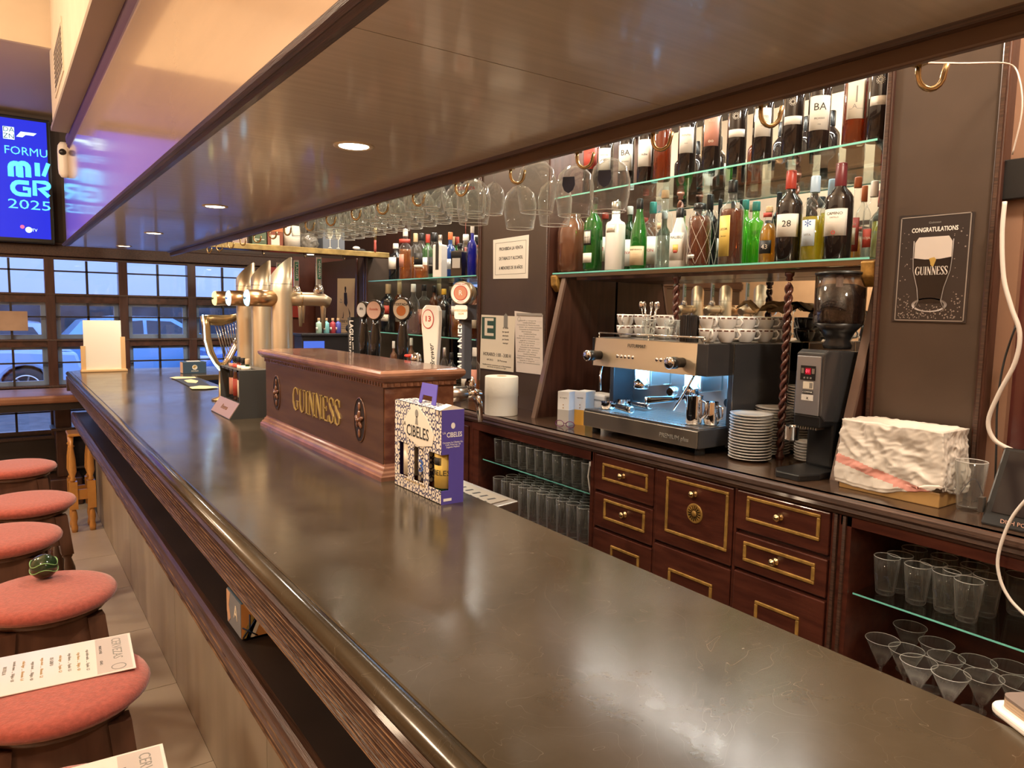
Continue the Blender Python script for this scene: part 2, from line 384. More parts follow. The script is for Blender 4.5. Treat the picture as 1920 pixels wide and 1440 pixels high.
# window counter with brown top
wc = thing('window_counter', 'brown topped wooden counter running along the foot of the street window', 'counter', (-1, 6.55, 0))
MB().box(-2.2, 1.55, -.27, .30, .855, .915).build('counter_top', mat('worn tan leather top', (.24, .105, .055), .4, var=.15), wc, bev=.018)
MB().box(-2.2, 1.55, -.24, .30, .80, .855).build('apron', BLACKW, wc)
for x in (-1.7, -.35, 1.385):
    MB().box(x-.055, x+.055, .1, .28, .22, .80).build('post', WOODV, wc, bev=.006)
    MB().box(x-.085, x+.085, .06, .3, .60, .62).build('post_collar', EDGEW, wc); MB().box(x-.11, x+.11, .03, .30, .0, .22).build('post_base', WOODV, wc, bev=.01)

# ---- street outside
gr = struct('street_ground'); MB().box(-20, 30, 7.05, 40, -.3, -.12).build('asphalt', mat('asphalt', (.10, .10, .11), .9, var=.2), gr)
fb = thing('street_building', 'pale facade across the street with a dark shop front below', 'building', (4, 24, -.12))
MB().box(-26, 30, 0, .5, 1.95, 9).build('facade', mat('pale rendered facade', (.80, .82, .86), .8), fb)
MB().box(-26, 30, .1, .5, 0, 1.95).build('shop_front', mat('dark shop front', (.05, .055, .07), .5, var=.5, vscale=1.5), fb)
def car(x, y, s, label, col, facing=1):
    c = thing('car', label, 'car', (x, y, -.12), 0 if facing > 0 else PI, 'cars parked in the street outside')
    body = [(-2.05, .32), (-2.1, .62), (-2.02, .88), (-1.1, .93), (1.0, .93), (1.85, .80), (2.1, .60), (2.1, .30)]
    low = []
    for cx in (1.30, -1.28):
        low += [(cx+.37*math.cos(a), .30+.37*math.sin(a)) for a in [PI*k/10 for k in range(11)]]
    MB().prism(body+low, 1.7, 'y', -.85).build('body', col, c, bev=.05)
    cb = MB(); A = [(-1.95, .9), (-1.55, 1.36), (-.9, 1.46), (.1, 1.44), (.95, .93)]
    vs = [(p, (-.80 if p_ < 1 else -.62), p_) for p, p_ in A]+[(p, (.80 if p_ < 1 else .62), p_) for p, p_ in A]
    n = len(A); cb.add(vs, [tuple(range(n)), tuple(range(n, 2*n))]+[(i, (i+1) % n, n+(i+1) % n, n+i) for i in range(n)]); cb.build('cabin', col, c)
    gl = mat('dark car glass', (.03, .04, .06), .08)
    for sgn in (-1, 1):
        for poly in ([(-1.62, .97), (-1.42, 1.30), (-.45, 1.38), (-.45, .97)], [(-.38, .97), (-.38, 1.38), (.08, 1.36), (.72, .97)]):
            q = MB(); vv = [(a, sgn*(.80-(b-.9)*.33+.012), b) for a, b in poly]; q.add(vv, [(0, 1, 2, 3)]); q.build('side_window', gl, c)
        MB().sphere((1.0, sgn*.9, .98), .09, 6, (1, .6, .7)).build('wing_mirror', col, c)
        for cx in (1.30, -1.28):
            M = Matrix.Translation((cx, sgn*.76, .30)) @ Matrix.Rotation(PI/2, 4, 'X')
            w_ = MB().lathe([(.20, -.09), (.31, -.10), (.33, -.05), (.33, .05), (.31, .10), (.20, .09)], 28, M).build('wheel', BLACKM, c)
            q = MB().lathe([(.06, -.02), (.06, .02)], 12, Matrix.Translation((cx, sgn*.855, .30)) @ Matrix.Rotation(PI/2, 4, 'X'))
            for k in range(7):
                q.box(.03, .20, -.02, .02, -.012, .012, Matrix.Translation((cx, sgn*.855, .30)) @ Matrix.Rotation(2*PI*k/7, 4, 'Y'))
            q.lathe([(.20, -.02), (.22, -.02), (.22, .02), (.20, .02)], 28, Matrix.Translation((cx, sgn*.855, .30)) @ Matrix.Rotation(PI/2, 4, 'X'), cap0=False, cap1=False)
            q.build('rim', STEEL, c)
    for a_ in (-.75, .45): MB().box(1.95, 2.12, a_, a_+.3, .62, .76).build('headlamp', mat('lamp glass', (.7, .7, .75), .1), c, bev=.03)
    MB().box(-2.12, -2.0, -.8, .8, .45, .52).build('bumper_strip', BLACKM, c)
CARW = mat('white car paint', (.42, .58, .82), .25, coat=.8); CARB = mat('light blue car paint', (.22, .45, .75), .25, coat=.8)
CARD = mat('deep blue car paint', (.06, .14, .42), .25, coat=.8)
car(-.95, 15.2, 1, 'white parked car with its rear wheel in the leftmost window', CARW, -1)
car(2.9, 17.4, 1, 'pale blue parked car behind the white menu board', CARB, 1)
car(5.2, 15.2, 1, 'deep blue parked car seen through the third window bay', CARD, -1)
sb = at(0, 583, Y=6.85); se = at(53, 620, Y=6.85)
o = MB().box(sb.x-.10, se.x, 6.845, 6.858, se.z, sb.z).build('notice_board', mat('brown cardboard', (.42, .30, .22), .8, var=.1)); tag(o, 'brown cardboard notice leaning in the leftmost window', 'notice')

# ================================================================== BAR COUNTER
bar = thing('bar_counter', 'long dark lacquered bar counter with fluted edge and greige panelled front', 'bar counter', (.56, 2.6, 0))
BO = Vector((.56, 2.6, 0))
class LB(MB):
    """builder for parts of the bar given in world coordinates"""
    def build(s, name, m, parent=None, **k):
        if parent is bar: s.v = [tuple(Vector(v)-BO) for v in s.v]
        return MB.build(s, name, m, parent, **k)
outl = [(.417, -.9), (1.0, -.9), (1.0, .3), (1.035, 1.88), (1.142, 1.90), (1.142, 3.85), (1.12, 3.9), (1.12, 5.5), (2.0, 5.5), (2.0, 6.27), (.49, 6.27), (.417, 6.18)]
bt = LB().prism(outl, .04, 'z', 1.06).build('countertop', TOP, bar, bev=.004)
prof = [(.4155, 1.06), (.4155, 1.10), (.400, 1.0995), (.389, 1.094), (.385, 1.084), (.389, 1.074), (.398, 1.07), (.398, 1.06)]
LB().prism(prof, 7.08, 'y', -.9, smooth=True).build('edge_strip', TOP, bar)
fl_ = [(.43, 1.06), (.398, 1.06)]
zz = 1.055; k = 0
while zz > .965:
    fl_ += [(.392+.0022*k, zz), (.405+.001*k, zz-.003), (.405+.001*k, zz-.006), (.391+.0024*k, zz-.0085)]; zz -= .0125; k += 1
fl_ += [(.412, .958), (.43, .955)]
LB().prism(fl_, 7.08, 'y', -.9).build('edge_moulding', EDGEW, bar)
WORN = mat('rubbed pale arris', (.05, .022, .014), .4, col2=(.34, .21, .12), vscale=5, stretch=(1, 2.5, 60))
for j in range(k): LB().box(.3905+.0023*j, .394+.0023*j, -.9, 6.18, 1.055-.0125*j-.0102, 1.055-.0125*j-.0084).build('worn_arris', WORN, bar)

LB().box(.43, .56, -.9, 6.2, 1.035, 1.06).build('overhang_board', BLACKW, bar)
LB().box(.43, .46, -.9, 6.2, .955, 1.035).build('overhang_rail', BLACKW, bar)
LB().box(.44, .56, -.9, 6.2, .76, .79).build('under_shelf', BLACKW, bar)
lp = [(.44, .79), (.424, .795), (.414, .79), (.410, .78), (.414, .775), (.408, .765), (.413, .757), (.407, .747), (.413, .739), (.410, .73), (.44, .726)]
LB().prism(lp, 7.1, 'y', -.9).build('shelf_moulding', EDGEW, bar)
for z in (.7645, .7465, .7305): LB().box(.4065, .410, -.9, 6.18, z, z+.0018).build('worn_arris', WORN, bar)
LB().box(.565, .96, -.9, 6.2, 0, 1.06).build('body', BLACKW, bar)
LB().box(.96, 1.13, 2.25, 3.83, .25, 1.06).build('service_body', BLACKW, bar)
LB().box(1.3, 1.95, 5.56, 6.2, 0, 1.06).build('return_body', BLACKW, bar)
LB().box(.552, .565, -.9, 6.2, .73, 1.035).build('recess_board', BLACKW, bar)
for j in range(-2, 3):
    y0 = 3.2+1.286*j+.0
    LB().box(.553, .565, y0+.002, min(y0+1.284, 6.2), .0, .74).build('front_panel', TILEB, bar)
LB().box(.39, .47, 6.17, 6.24, .955, 1.06).build('corner_block', EDGEW, bar)

# ================================================================== CANOPY
cn = struct('canopy')
ys = [-1.0, 1.02, 3.46, 5.0, 6.1]
for a, b in zip(ys, ys[1:]): MB().box(.435, 1.075, a+.0012, b-.0012, 2.0, 2.012).build('soffit_panel', UNDER, cn)
MB().box(.43, 1.08, -1.0, 6.1, 2.012, 2.05).build('soffit_frame', BLACKW, cn)
mp = [(.435, 2.0), (.435, 2.03), (.42, 2.03), (.412, 2.026), (.408, 2.019), (.398, 2.017), (.392, 2.010), (.396, 2.003), (.404, 1.9985), (.411, 2.003), (.418, 1.997)]
MB().prism(mp, 7.1, 'y', -1.0).build('edge_moulding', EDGEW, cn)
mp = [(1.075, 2.0), (1.08, 1.992), (1.098, 1.992), (1.104, 2.0), (1.115, 2.004), (1.115, 2.05), (1.075, 2.05)]
MB().prism(mp, 7.1, 'y', -1.0).build('edge_moulding', EDGEW, cn)
MB().box(1.095, 1.113, -1.0, 6.1, 1.966, 1.998).build('hook_rail', mat('brown hook rail', (.13, .075, .05), .35, coat=.3), cn, bev=.004)
MB().box(.42, .44, -1.0, 6.1, 2.025, 2.66).build('fascia', FASC, cn)
MB().box(1.08, 1.10, -1.0, 6.1, 2.05, 2.66).build('inner_side', CREAMW, cn)
MB().box(.42, 1.10, 6.08, 6.1, 2.01, 2.66).build('end_board', WOOD, cn)
MB().box(.44, 1.10, -1.0, 5.4, 2.66, 3.5).build('upper_box', CREAMW, cn)
MB().box(.31, .44, -1.0, 5.12, 2.655, 3.5).build('upper_face', CREAMW, cn)
MB().box(.31, .402, -1.0, 5.3, 2.63, 2.655).build('cornice_board', CORN, cn)
mp = [(.402, 2.655), (.402, 2.632), (.408, 2.622), (.404, 2.614), (.412, 2.604), (.408, 2.596), (.417, 2.586), (.420, 2.58), (.44, 2.58), (.44, 2.655)]
MB().prism(mp, 6.55, 'y', -1.0).build('cornice_moulding', mat('plum stained moulding', (.10, .05, .045), .5), cn)
# recessed spots
RING = mat('white lamp ring', (.75, .65, .5), .3)
LENS = emis('warm lamp lens', (1, .83, .58), 14)
sp0 = None
nm = ['nearest recessed spot overhead in the canopy soffit', 'large bright recessed spot, nearest lamp in the canopy soffit', 'second recessed spot along the canopy soffit', 'third recessed spot along the canopy soffit', 'farthest small recessed spot near the window end']
for y, l in zip(SPOT_Y, nm):
    if sp0 is None:
        sp0 = thing('recessed_spot', l, 'lamp', (.74, y, 2.0), 0, 'recessed canopy spots')
        MB().lathe([(.036, -.001), (.044, -.004), (.050, -.002), (.050, .0)], 32, cap0=False, cap1=False).build('ring', RING, sp0)
        MB().lathe([(.001, -.0022), (.036, -.0022), (.036, -.001)], 32, cap1=False).build('lens', LENS, sp0)
    else: copy_tree(sp0, (.74, y, 2.0), 0, l)
# vent on the white upper face
vt = thing('air_vent', 'louvred air vent in the cream wall above the canopy', 'vent', (.31, 4.5, 2.9))
va, vb = at(103, 90, X=.31), at(119, 110, X=.31)
y0, y1 = vb.y-.02, va.y+.06; z0, z1 = 2.70, 2.95
vt.location = (.31, (y0+y1)/2, (z0+z1)/2); hw, hh = (y1-y0)/2, (z1-z0)/2
MB().box(-.006, 0, -hw, hw, hh-.02, hh).box(-.006, 0, -hw, hw, -hh, -hh+.02).box(-.006, 0, -hw, -hw+.02, -hh+.02, hh-.02).box(-.006, 0, hw-.02, hw, -hh+.02, hh-.02).build('frame', CREAMW, vt)
MB().box(-.001, 0, -hw+.02, hw-.02, -hh+.02, hh-.02).build('duct', BLACKM, vt)
for k in range(9):
    z = -hh+.03+k*(2*hh-.06)/8
    MB().box(-.004, .004, -hw+.02, hw-.02, -.0012, .0012, Matrix.Translation((-.003, 0, z)) @ Matrix.Rotation(-.5, 4, 'Y')).build('slat', CREAMW, vt)
# motion sensor
ps = at(120, 300, Y=5.72)
sn = thing('motion_sensor', 'white pill-shaped motion sensor hanging at the end of the cornice', 'sensor', (ps.x, 5.72, ps.z))
MB().lathe([(.001, -.115), (.02, -.112), (.033, -.09), (.036, -.06), (.036, .06), (.033, .09), (.02, .112), (.001, .115)], 20).build('body', WHITE, sn)
MB().sphere((-.008, -.028, .045), .022, 8).build('lens', BLACK, sn)
MB().box(.02, .045, -.012, .012, .0, .11).build('bracket', WHITE, sn)

# television
tv = thing('television', 'wall television showing a blue motor racing title screen', 'television', (-.48, 6.795, 2.52))
MB().box(-.87, .87, -.05, .02, -.47, .47).build('case', BLACK, tv, bev=.01)
MB().box(-.845, .845, -.052, -.05, -.435, .445).build('screen', emis('blue screen glow', (.004, .02, .75), .75), tv)
for dx in (-.6, .6): MB().box(dx-.06, dx+.06, .02, .06, -.1, .1).build('wall_bracket', BLACKM, tv)
CY = emis('cyan screen print', (.10, .55, 1.0), 1.4); WL = emis('white screen print', (.6, .9, 1.0), 1.5); PKN = emis('pink screen print', (.9, .12, .25), 1.2)
def tvt(s, px, py, size, m, **k):
    p = at(px, py, Y=6.741); return text(s, frame('-y', (p.x+.48, -.053, p.z-2.52)), size, m, tv, **k)
tvt('FORMU', 49, 285, .085, CY, width=.27, name='title_text'); tvt('2025', 56, 385, .10, CY, width=.27, name='title_text')
def strk(pts, px, py, wd, m, s=1.0):
    p = at(px, py, Y=6.741); q = MB()
    q.tube([(p.x+.48+a*s, -.055, p.z-2.52+b*s) for a, b in pts], wd, 6, flat=.1, up=(0, 1, 0)); return q.build('title_letter', m, tv)
# rounded lettering: M, I and the start of A; G and R
def arc(cx, cy, r, a0, a1, n=7): return [(cx+r*math.cos(a0+(a1-a0)*i/n), cy+r*math.sin(a0+(a1-a0)*i/n)) for i in range(n+1)]
strk([(0, -.05)]+arc(.03, .02, .03, PI, 0)+[(.06, -.05)], 20, 318, .019, CY); strk([(0, -.05)]+arc(.03, .02, .03, PI, 0)+[(.06, -.05)], 35, 318, .019, CY)
strk([(0, -.05), (0, .05)], 70, 318, .017, CY); strk([(0, -.05), (.035, .05)], 81, 318, .014, CY)
strk([(.09, .045), (.03, .045)]+arc(.03, .0, .045, PI/2, 1.5*PI)+[(.09, -.045), (.09, 0), (.05, 0)], 28, 352, .016, CY)
strk([(0, -.06), (0, .045), (.07, .045)]+arc(.07, .022, .022, PI/2, -PI/2)+[(.03, 0), (.09, -.06)], 65, 352, .015, CY)
p = at(16, 249, Y=6.741); MB().box(p.x+.48-.035, p.x+.48+.035, -.056, -.053, p.z-2.52-.045, p.z-2.52+.045).build('channel_badge', WL, tv)
text('DA\nZN', frame('-y', (p.x+.48, -.057, p.z-2.52)), .05, INK, tv, 'badge_text')
p = at(48, 253, Y=6.741); MB().prism([(p.x+.48-.06, p.z-2.52-.02), (p.x+.48-.03, p.z-2.52+.02), (p.x+.48+.07, p.z-2.52+.02), (p.x+.48+.05, p.z-2.52), (p.x+.48, p.z-2.52), (p.x+.48-.02, p.z-2.52-.02)], .003, 'y', -.056).build('racing_emblem', WL, tv)
p = at(54, 431, Y=6.741); MB().lathe([(.022, 0), (.022, .002)], 20, frame('-y', (p.x+.48, -.054, p.z-2.52))).build('channel_logo', WL, tv)
MB().lathe([(.014, 0), (.014, .002)], 20, frame('-y', (p.x+.44, -.054, p.z-2.50))).build('channel_logo', PKN, tv)
tvt('TV', 65, 432, .03, WL, name='badge_text')

# ================================================================== BACK BAR
bb = thing('back_counter', 'mahogany back counter with gilt framed drawers and open glass cubbies', 'cabinet', (2.12, 2.0, 0))
CO = Vector((2.12, 2.0, 0))
class CB(MB):
    def build(s, name, m, parent=None, **k):
        s.v = [tuple(Vector(v)-CO) for v in s.v]; return MB.build(s, name, m, parent, **k)
CB().box(2.105, 2.83, .1, 5.27, 1.012, 1.045).build('worktop', mat('dark worktop', (.06, .035, .022), .22, coat=.4, var=.25, vscale=4, bump=.04, bscale=60), bb, bev=.003)
wp = [(2.11, 1.045), (2.095, 1.045), (2.088, 1.038), (2.088, 1.024), (2.098, 1.015), (2.094, 1.005), (2.104, .998), (2.110, .99), (2.12, .985), (2.13, .985), (2.13, 1.045)]
CB().prism(wp, 5.17, 'y', .1).build('worktop_moulding', EDGEW, bb)
CB().box(2.14, 2.83, 3.36, 5.27, .08, 1.012).build('carcass', DRAW, bb)
CB().box(2.14, 2.83, 1.20, 2.36, .08, 1.012).build('carcass', DRAW, bb)
CB().box(2.55, 2.83, 2.36, 3.36, .08, 1.012).build('cubby_back', WOOD, bb)
CB().box(2.12, 2.55, 2.36, 3.36, .945, 1.012).build('cubby_rail', DRAW, bb)
CB().box(2.12, 2.55, 2.36, 3.36, .08, .52).build('cubby_floor', DRAW, bb)
CB().box(2.125, 2.55, 3.30, 3.36, .52, .945).build('cubby_side', DRAW, bb)
CB().box(2.12, 2.55, 2.352, 2.372, .52, .985).build('cubby_side', DRAW, bb)
CB().box(2.55, 2.83, .1, 1.20, .08, 1.012).build('cubby_back', DRAW, bb)
CB().box(2.12, 2.55, .1, 1.20, .955, 1.012).build('cubby_rail', DRAW, bb)
CB().box(2.12, 2.55, .1, 1.20, .08, .44).build('cubby_floor', DRAW, bb)
CB().box(2.12, 2.55, 1.165, 1.205, .44, .985).build('cubby_side', DRAW, bb)
for y in (1.225, 1.595, 1.983, 2.345, 3.36): 
    CB().box(2.122, 2.14, y-.006, y+.006, .08, .985).build('stile', DRAW, bb, bev=.002)
for y in (1.185, 1.213): CB().box(2.112, 2.13, y-.005, y+.005, .08, .985).build('stile_bead', EDGEW, bb)
for z in (.30,):
    CB().box(2.125, 2.14, 3.37, 5.27, z, z+.02).build('rail', EDGEW, bb)
for k in range(4):
    y = 3.42+.46*k
    q = CB(); q.box(2.13, 2.14, y, y+.42, .1, .95).build('door', DRAW, bb, bev=.004)
def gilt(parent, y0, y1, z0, z1, x):
    t = .012
    for (a, b, c, d) in ((y0, y1, z1-t, z1), (y0, y1, z0, z0+t), (y0, y0+t, z0+t, z1-t), (y1-t, y1, z0+t, z1-t)):
        q = MB(); q.v = []; q.box(x-.007, x, a-CO.y, b-CO.y, c, d); q.build('gilt_moulding', GOLD, parent, bev=.003)
def knob(parent, y, z, x):
    M = Matrix.Translation((x, y-CO.y, z)) @ Matrix.Rotation(-PI/2, 4, 'Y')
    MB().lathe([(.013, 0), (.013, .003), (.006, .006), (.005, .014), (.012, .019), (.013, .024), (.009, .028), (.004, .030), (.003, .031)], 20, M).build('knob', BRASS, parent)
DR = [('drawer', 1.992, 2.338, .825, .982, (2.02, 2.29, .877, .951), (2.163, .917)), ('drawer', 1.992, 2.338, .662, .812, (2.03, 2.275, .705, .795), (2.146, .755)),
      ('door', 1.992, 2.338, .30, .650, (2.054, 2.224, .36, .601), None),
      ('door', 1.605, 1.976, .695, .982, (1.622, 1.92, .744, .965), (1.779, .925)), ('door', 1.605, 1.976, .30, .682, (1.678, 1.893, .36, .603), None),
      ('drawer', 1.236, 1.588, .842, .982, (1.266, 1.545, .882, .970), (1.412, .926)), ('drawer', 1.236, 1.588, .702, .828, (1.275, 1.55, .735, .806), (1.421, .769)),
      ('door', 1.236, 1.588, .30, .690, (1.32, 1.492, .36, .609), None)]
for n_, y0, y1, z0, z1, g, kn in DR:
    o = CB().box(2.118, 2.14, y0, y1, z0, z1).build(n_, DRAW, bb, bev=.004)
    gilt(o, g[0], g[1], g[2], g[3], -.001)
    if kn: knob(o, kn[0], kn[1], -.002)
    if n_ == 'door' and kn:
        M = Matrix.Translation((-.002, 1.775-CO.y, .85)) @ Matrix.Rotation(-PI/2, 4, 'Y')
        MB().lathe([(.038, 0), (.038, .003), (.034, .005), (.030, .003), (.012, .004), (.009, .008), (.003, .009)], 28, M).build('rosette', GOLD, o)
        for k in range(16):
            a = 2*PI*k/16
            MB().box(.012, .029, -.002, .002, .003, .006, M @ Matrix.Rotation(a, 4, 'Z')).build('rosette_ray', BRASS, o)
def gshelf(y0, y1, x0, x1, z, label, t=.008):
    o = thing('glass_shelf', label, 'shelf', ((x0+x1)/2, (y0+y1)/2, z-t))
    MB().box((x0-x1)/2, (x1-x0)/2, (y0-y1)/2, (y1-y0)/2, 0, t).build('pane', SHELFG, o)
    MB().box((x0-x1)/2-.0015, (x0-x1)/2, (y0-y1)/2, (y1-y0)/2, 0.0005, t-.0005).build('edge', mat('green glass edge', (.22, .72, .62), .15, spec=.8), o)
    return o
gs = gshelf(2.38, 3.292, 2.15, 2.54, .785, 'glass shelf in the left cubby under the counter', .006)
gs = gshelf(.12, 1.158, 2.14, 2.54, .745, 'glass shelf holding pint tumblers in the right cubby', .006)

# wall side of the back bar: posts, mirrors, header
bw = thing('back_bar_frame', 'tall dark wooden back bar frame of posts, panels and header', 'cabinet', (2.42, 2.0, 1.045))
WO = Vector((2.42, 2.0, 1.045))
class WB(MB):
    def build(s, name, m, parent=None, **k):
        s.v = [tuple(Vector(v)-WO) for v in s.v]; return MB.build(s, name, m, parent, **k)
for y0, y1 in ((3.08, 3.78), (.945, 1.305)):
    WB().box(2.42, 2.82, y0+.02, y1-.02, 1.045, 3.0).build('post_panel', POSTM, bw)
    for y in (y0+.012, y1-.012):
        WB().box(2.408, 2.82, y-.012, y+.012, 1.045, 3.0).build('post_bead', WOODV, bw, bev=.004)
        WB().box(2.404, 2.41, y-.005, y+.005, 1.045, 3.0).build('post_bead', EDGEW, bw)
WB().box(2.42, 2.82, 5.45, 6.6, 1.045, 2.0).build('side_panel', POSTM, bw)
for y in (5.43, 5.47, 5.62): WB().box(2.405, 2.42, y-.01, y+.01, 1.045, 2.0).build('side_bead', WOODV, bw, bev=.003)
WB().box(2.45, 2.82, .95, 6.6, 2.62, 3.0).build('header', WOOD, bw)
WB().box(2.43, 2.45, .95, 6.6, 2.62, 2.66).build('header_moulding', EDGEW, bw)
WB().box(2.50, 2.82, .2, .92, 1.045, 3.0).build('end_panel', mat('orange stained panel', (.36, .13, .035), .35, coat=.3, var=.25, vscale=4, stretch=(8, 8, .6)), bw)
WB().box(2.485, 2.50, .2, .92, 1.045, 1.85).build('end_panel_lower', mat('shiny oxblood panel', (.10, .025, .022), .14, coat=.5, bump=.15, bscale=5), bw)
WB().box(2.46, 2.50, .90, .945, 1.045, 3.0).build('end_bead', mat('worn pale bead', (.30, .17, .11), .4), bw)
# slanted side boards
for Y, top, bot in ((2.97, (1060, 530), (1003, 790)), (1.32, (1640, 600), (1592, 814))):
    a = at(*top, Y=Y); b = at(*bot, Y=Y); x_at = lambda z: b.x+(a.x-b.x)*(z-b.z)/(a.z-b.z)
    WB().prism([(x_at(1.045), 1.045), (x_at(1.78), 1.78), (2.80, 1.78), (2.80, 1.045)], .025, 'y', Y).build('slanted_board', WOODV, bw)
    WB().prism([(x_at(1.045)-.008, 1.045), (x_at(1.78)-.008, 1.78), (x_at(1.78)+.006, 1.78), (x_at(1.045)+.006, 1.045)], .031, 'y', Y-.003).build('slanted_bead', mat('pale worn bead', (.16, .10, .075), .35, coat=.3), bw)
WB().box(2.50, 2.80, 1.35, 2.95, 1.765, 1.78).build('shelf_rail', WOOD, bw)
WB().box(2.43, 2.452, 1.31, 3.07, 1.778, 1.795).build('shelf_rail', mat('bronze shelf rail', (.30, .20, .12), .3, metal=.8), bw)
for y0, y1, l in ((1.31, 3.07, 'large wall mirror behind the right-hand bottles and coffee machine'), (3.785, 5.43, 'wall mirror behind the left-hand bottle shelves')):
    o = MB().box(-.004, .004, (y0-y1)/2, (y1-y0)/2, -.78, .78).build('mirror', MIRROR, loc=(2.812, (y0+y1)/2, 1.835)); tag(o, l, 'mirror')
gshelf(1.33, 3.055, 2.42, 2.79, 1.803, 'long lower glass shelf with liqueur bottles right of the papers')
gshelf(1.33, 3.055, 2.42, 2.79, 2.194, 'long upper glass shelf carrying the row of red wine bottles')
gshelf(3.81, 5.41, 2.42, 2.79, 1.815, 'upper glass shelf of the left bottle section')
gshelf(3.81, 5.41, 2.42, 2.79, 1.418, 'lower glass shelf of the left bottle section')
# wooden brackets under shelves
for (px, py) in ((1060, 535), (1625, 490)):
    p = at(px, py, X=2.45)
    o = WB().prism([(2.415, 1.79), (2.52, 1.79), (2.50, 1.74), (2.45, 1.70), (2.42, 1.735)], .05, 'y', 3.02 if px < 1300 else 1.31).build('shelf_bracket', GOLD, bw, bev=.006)
# twisted spindles standing against the mirror
TWC = mat('copper brown twisted wood', (.36, .13, .08), .3, coat=.5)
def spindle(y, x, z0, z1, label, m=TWC):
    t = thing('twisted_spindle', label, 'spindle', (x, y, z0), 0, 'twisted spindles of the back bar'); h = z1-z0
    for ph in (0, PI):
        n = int(h/.006); pts = [(.0085*math.cos(ph+k*.006*2*PI/.075), .0085*math.sin(ph+k*.006*2*PI/.075), .03+k*.006) for k in range(int((h-.06)/.006))]
        MB().tube(pts, .0085, 6).build('strand', m, t)
    MB().lathe([(.018, 0), (.018, .012), (.011, .02), (.014, .03), (.006, .035)], 14).build('foot', m, t)
    MB().lathe([(.006, h-.035), (.014, h-.03), (.011, h-.02), (.018, h-.012), (.018, h)], 14).build('cap', m, t)
spindle(2.47, 2.74, 1.803, 2.186, 'left twisted spindle above the lower shelf'); spindle(1.84, 2.74, 1.803, 2.186, 'right twisted spindle above the lower shelf')
DTW = mat('dark twisted wood', (.11, .035, .025), .25, coat=.5)
spindle(2.23, 2.47, 1.485, 1.765, 'left dark twisted spindle between coffee machine and shelf', DTW)
spindle(1.665, 2.47, 1.045, 1.765, 'right dark twisted spindle rising behind the saucer stacks', DTW)

# ------------------------------------------------------------------ bottles
VW = mat('near black wine glass', (.018, .012, .010), .06, coat=.6)
VGREEN = glassmat('green bottle glass', (.25, .70, .22), .35, (.05, .38, .05), .7)
VDG = glassmat('dark green bottle glass', (.10, .30, .10), .55, (.03, .14, .03), .7)
VBLUE = glassmat('cobalt bottle glass', (.10, .16, .85), .5, (.02, .05, .65), .8)
VBLUE2 = glassmat('azure bottle glass', (.15, .40, .85), .45, (.04, .20, .60), .8)
VAMB = glassmat('amber liquor', (.90, .48, .10), .35, (.62, .24, .03), .5)
VBRN = glassmat('brown liquor', (.55, .22, .08), .5, (.30, .09, .03), .6)
VYEL = glassmat('yellow wine', (.98, .88, .18), .4, (.85, .68, .04), .5)
VLIM = glassmat('lime green gin glass', (.50, .95, .30), .35, (.25, .85, .12), .6)
VGOLD = glassmat('golden liqueur', (.95, .62, .12), .45, (.80, .42, .04), .6)
VROSE = glassmat('rosy brown glass', (.72, .42, .28), .55, (.42, .20, .11), .7)
VBLK = mat('black bottle glass', (.01, .01, .012), .08, coat=.5)
VWHT = mat('opaque white bottle', (.86, .84, .80), .2, coat=.5)
CAPS = {'k': BLACK, 'r': mat('red capsule', (.42, .05, .03), .35), 'm': mat('burgundy capsule', (.16, .025, .03), .35), 'g': mat('teal cap', (.05, .30, .26), .3), 'w': WHITE,
        'c': mat('cork stopper', (.50, .34, .20), .8), 't': mat('tan capsule', (.55, .40, .22), .5), 'b': mat('blue white capsule', (.45, .62, .80), .35), 's': STEEL, 'y': mat('yellow wax', (.75, .45, .05), .4), 'o': mat('orange capsule', (.70, .18, .06), .4)}
LABM = {'w': PAPER, 'c': CREAM, 'r': mat('red label', (.45, .06, .04), .6), 'y': mat('yellow label', (.72, .52, .12), .5), 'k': mat('black label', (.02, .02, .02), .5), 't': mat('tan label', (.62, .48, .30), .6), 'p': mat('salmon label', (.60, .27, .20), .6), 's': mat('silver label', (.6, .6, .6), .35, metal=.5), 'l': mat('light blue label', (.62, .74, .85), .6)}
def patch(R, a0, a1, z0, z1, n=8):
    q = MB(); vs = []; fs = []
    for i in range(n+1):
        t = a0+(a1-a0)*i/n
        for z in (z0, z1):
            for rr in (R+.0004, R+.0011): vs.append((-rr*math.cos(t), -rr*math.sin(t), z))
    for i in range(n):
        k = 4*i; fs += [(k+1, k+5, k+7, k+3), (k, k+2, k+6, k+4), (k+2, k+3, k+7, k+6), (k, k+4, k+5, k+1)]
    fs += [(0, 1, 3, 2), (4*n, 4*n+2, 4*n+3, 4*n+1)]
    return q.add(vs, fs, True)
def wrap_text(s, R, z, size, m, parent, th=0, width=None, bold=0):
    o = text(s, Matrix.Identity(4), size, m, parent, 'print', .0001, width, bold)
    for v in o.data.vertices:
        u, y_, n_ = v.co; t = th+u/R; rr = R+.0016+n_; v.co = (-rr*math.cos(t), -rr*math.sin(t), z+y_)
    return o
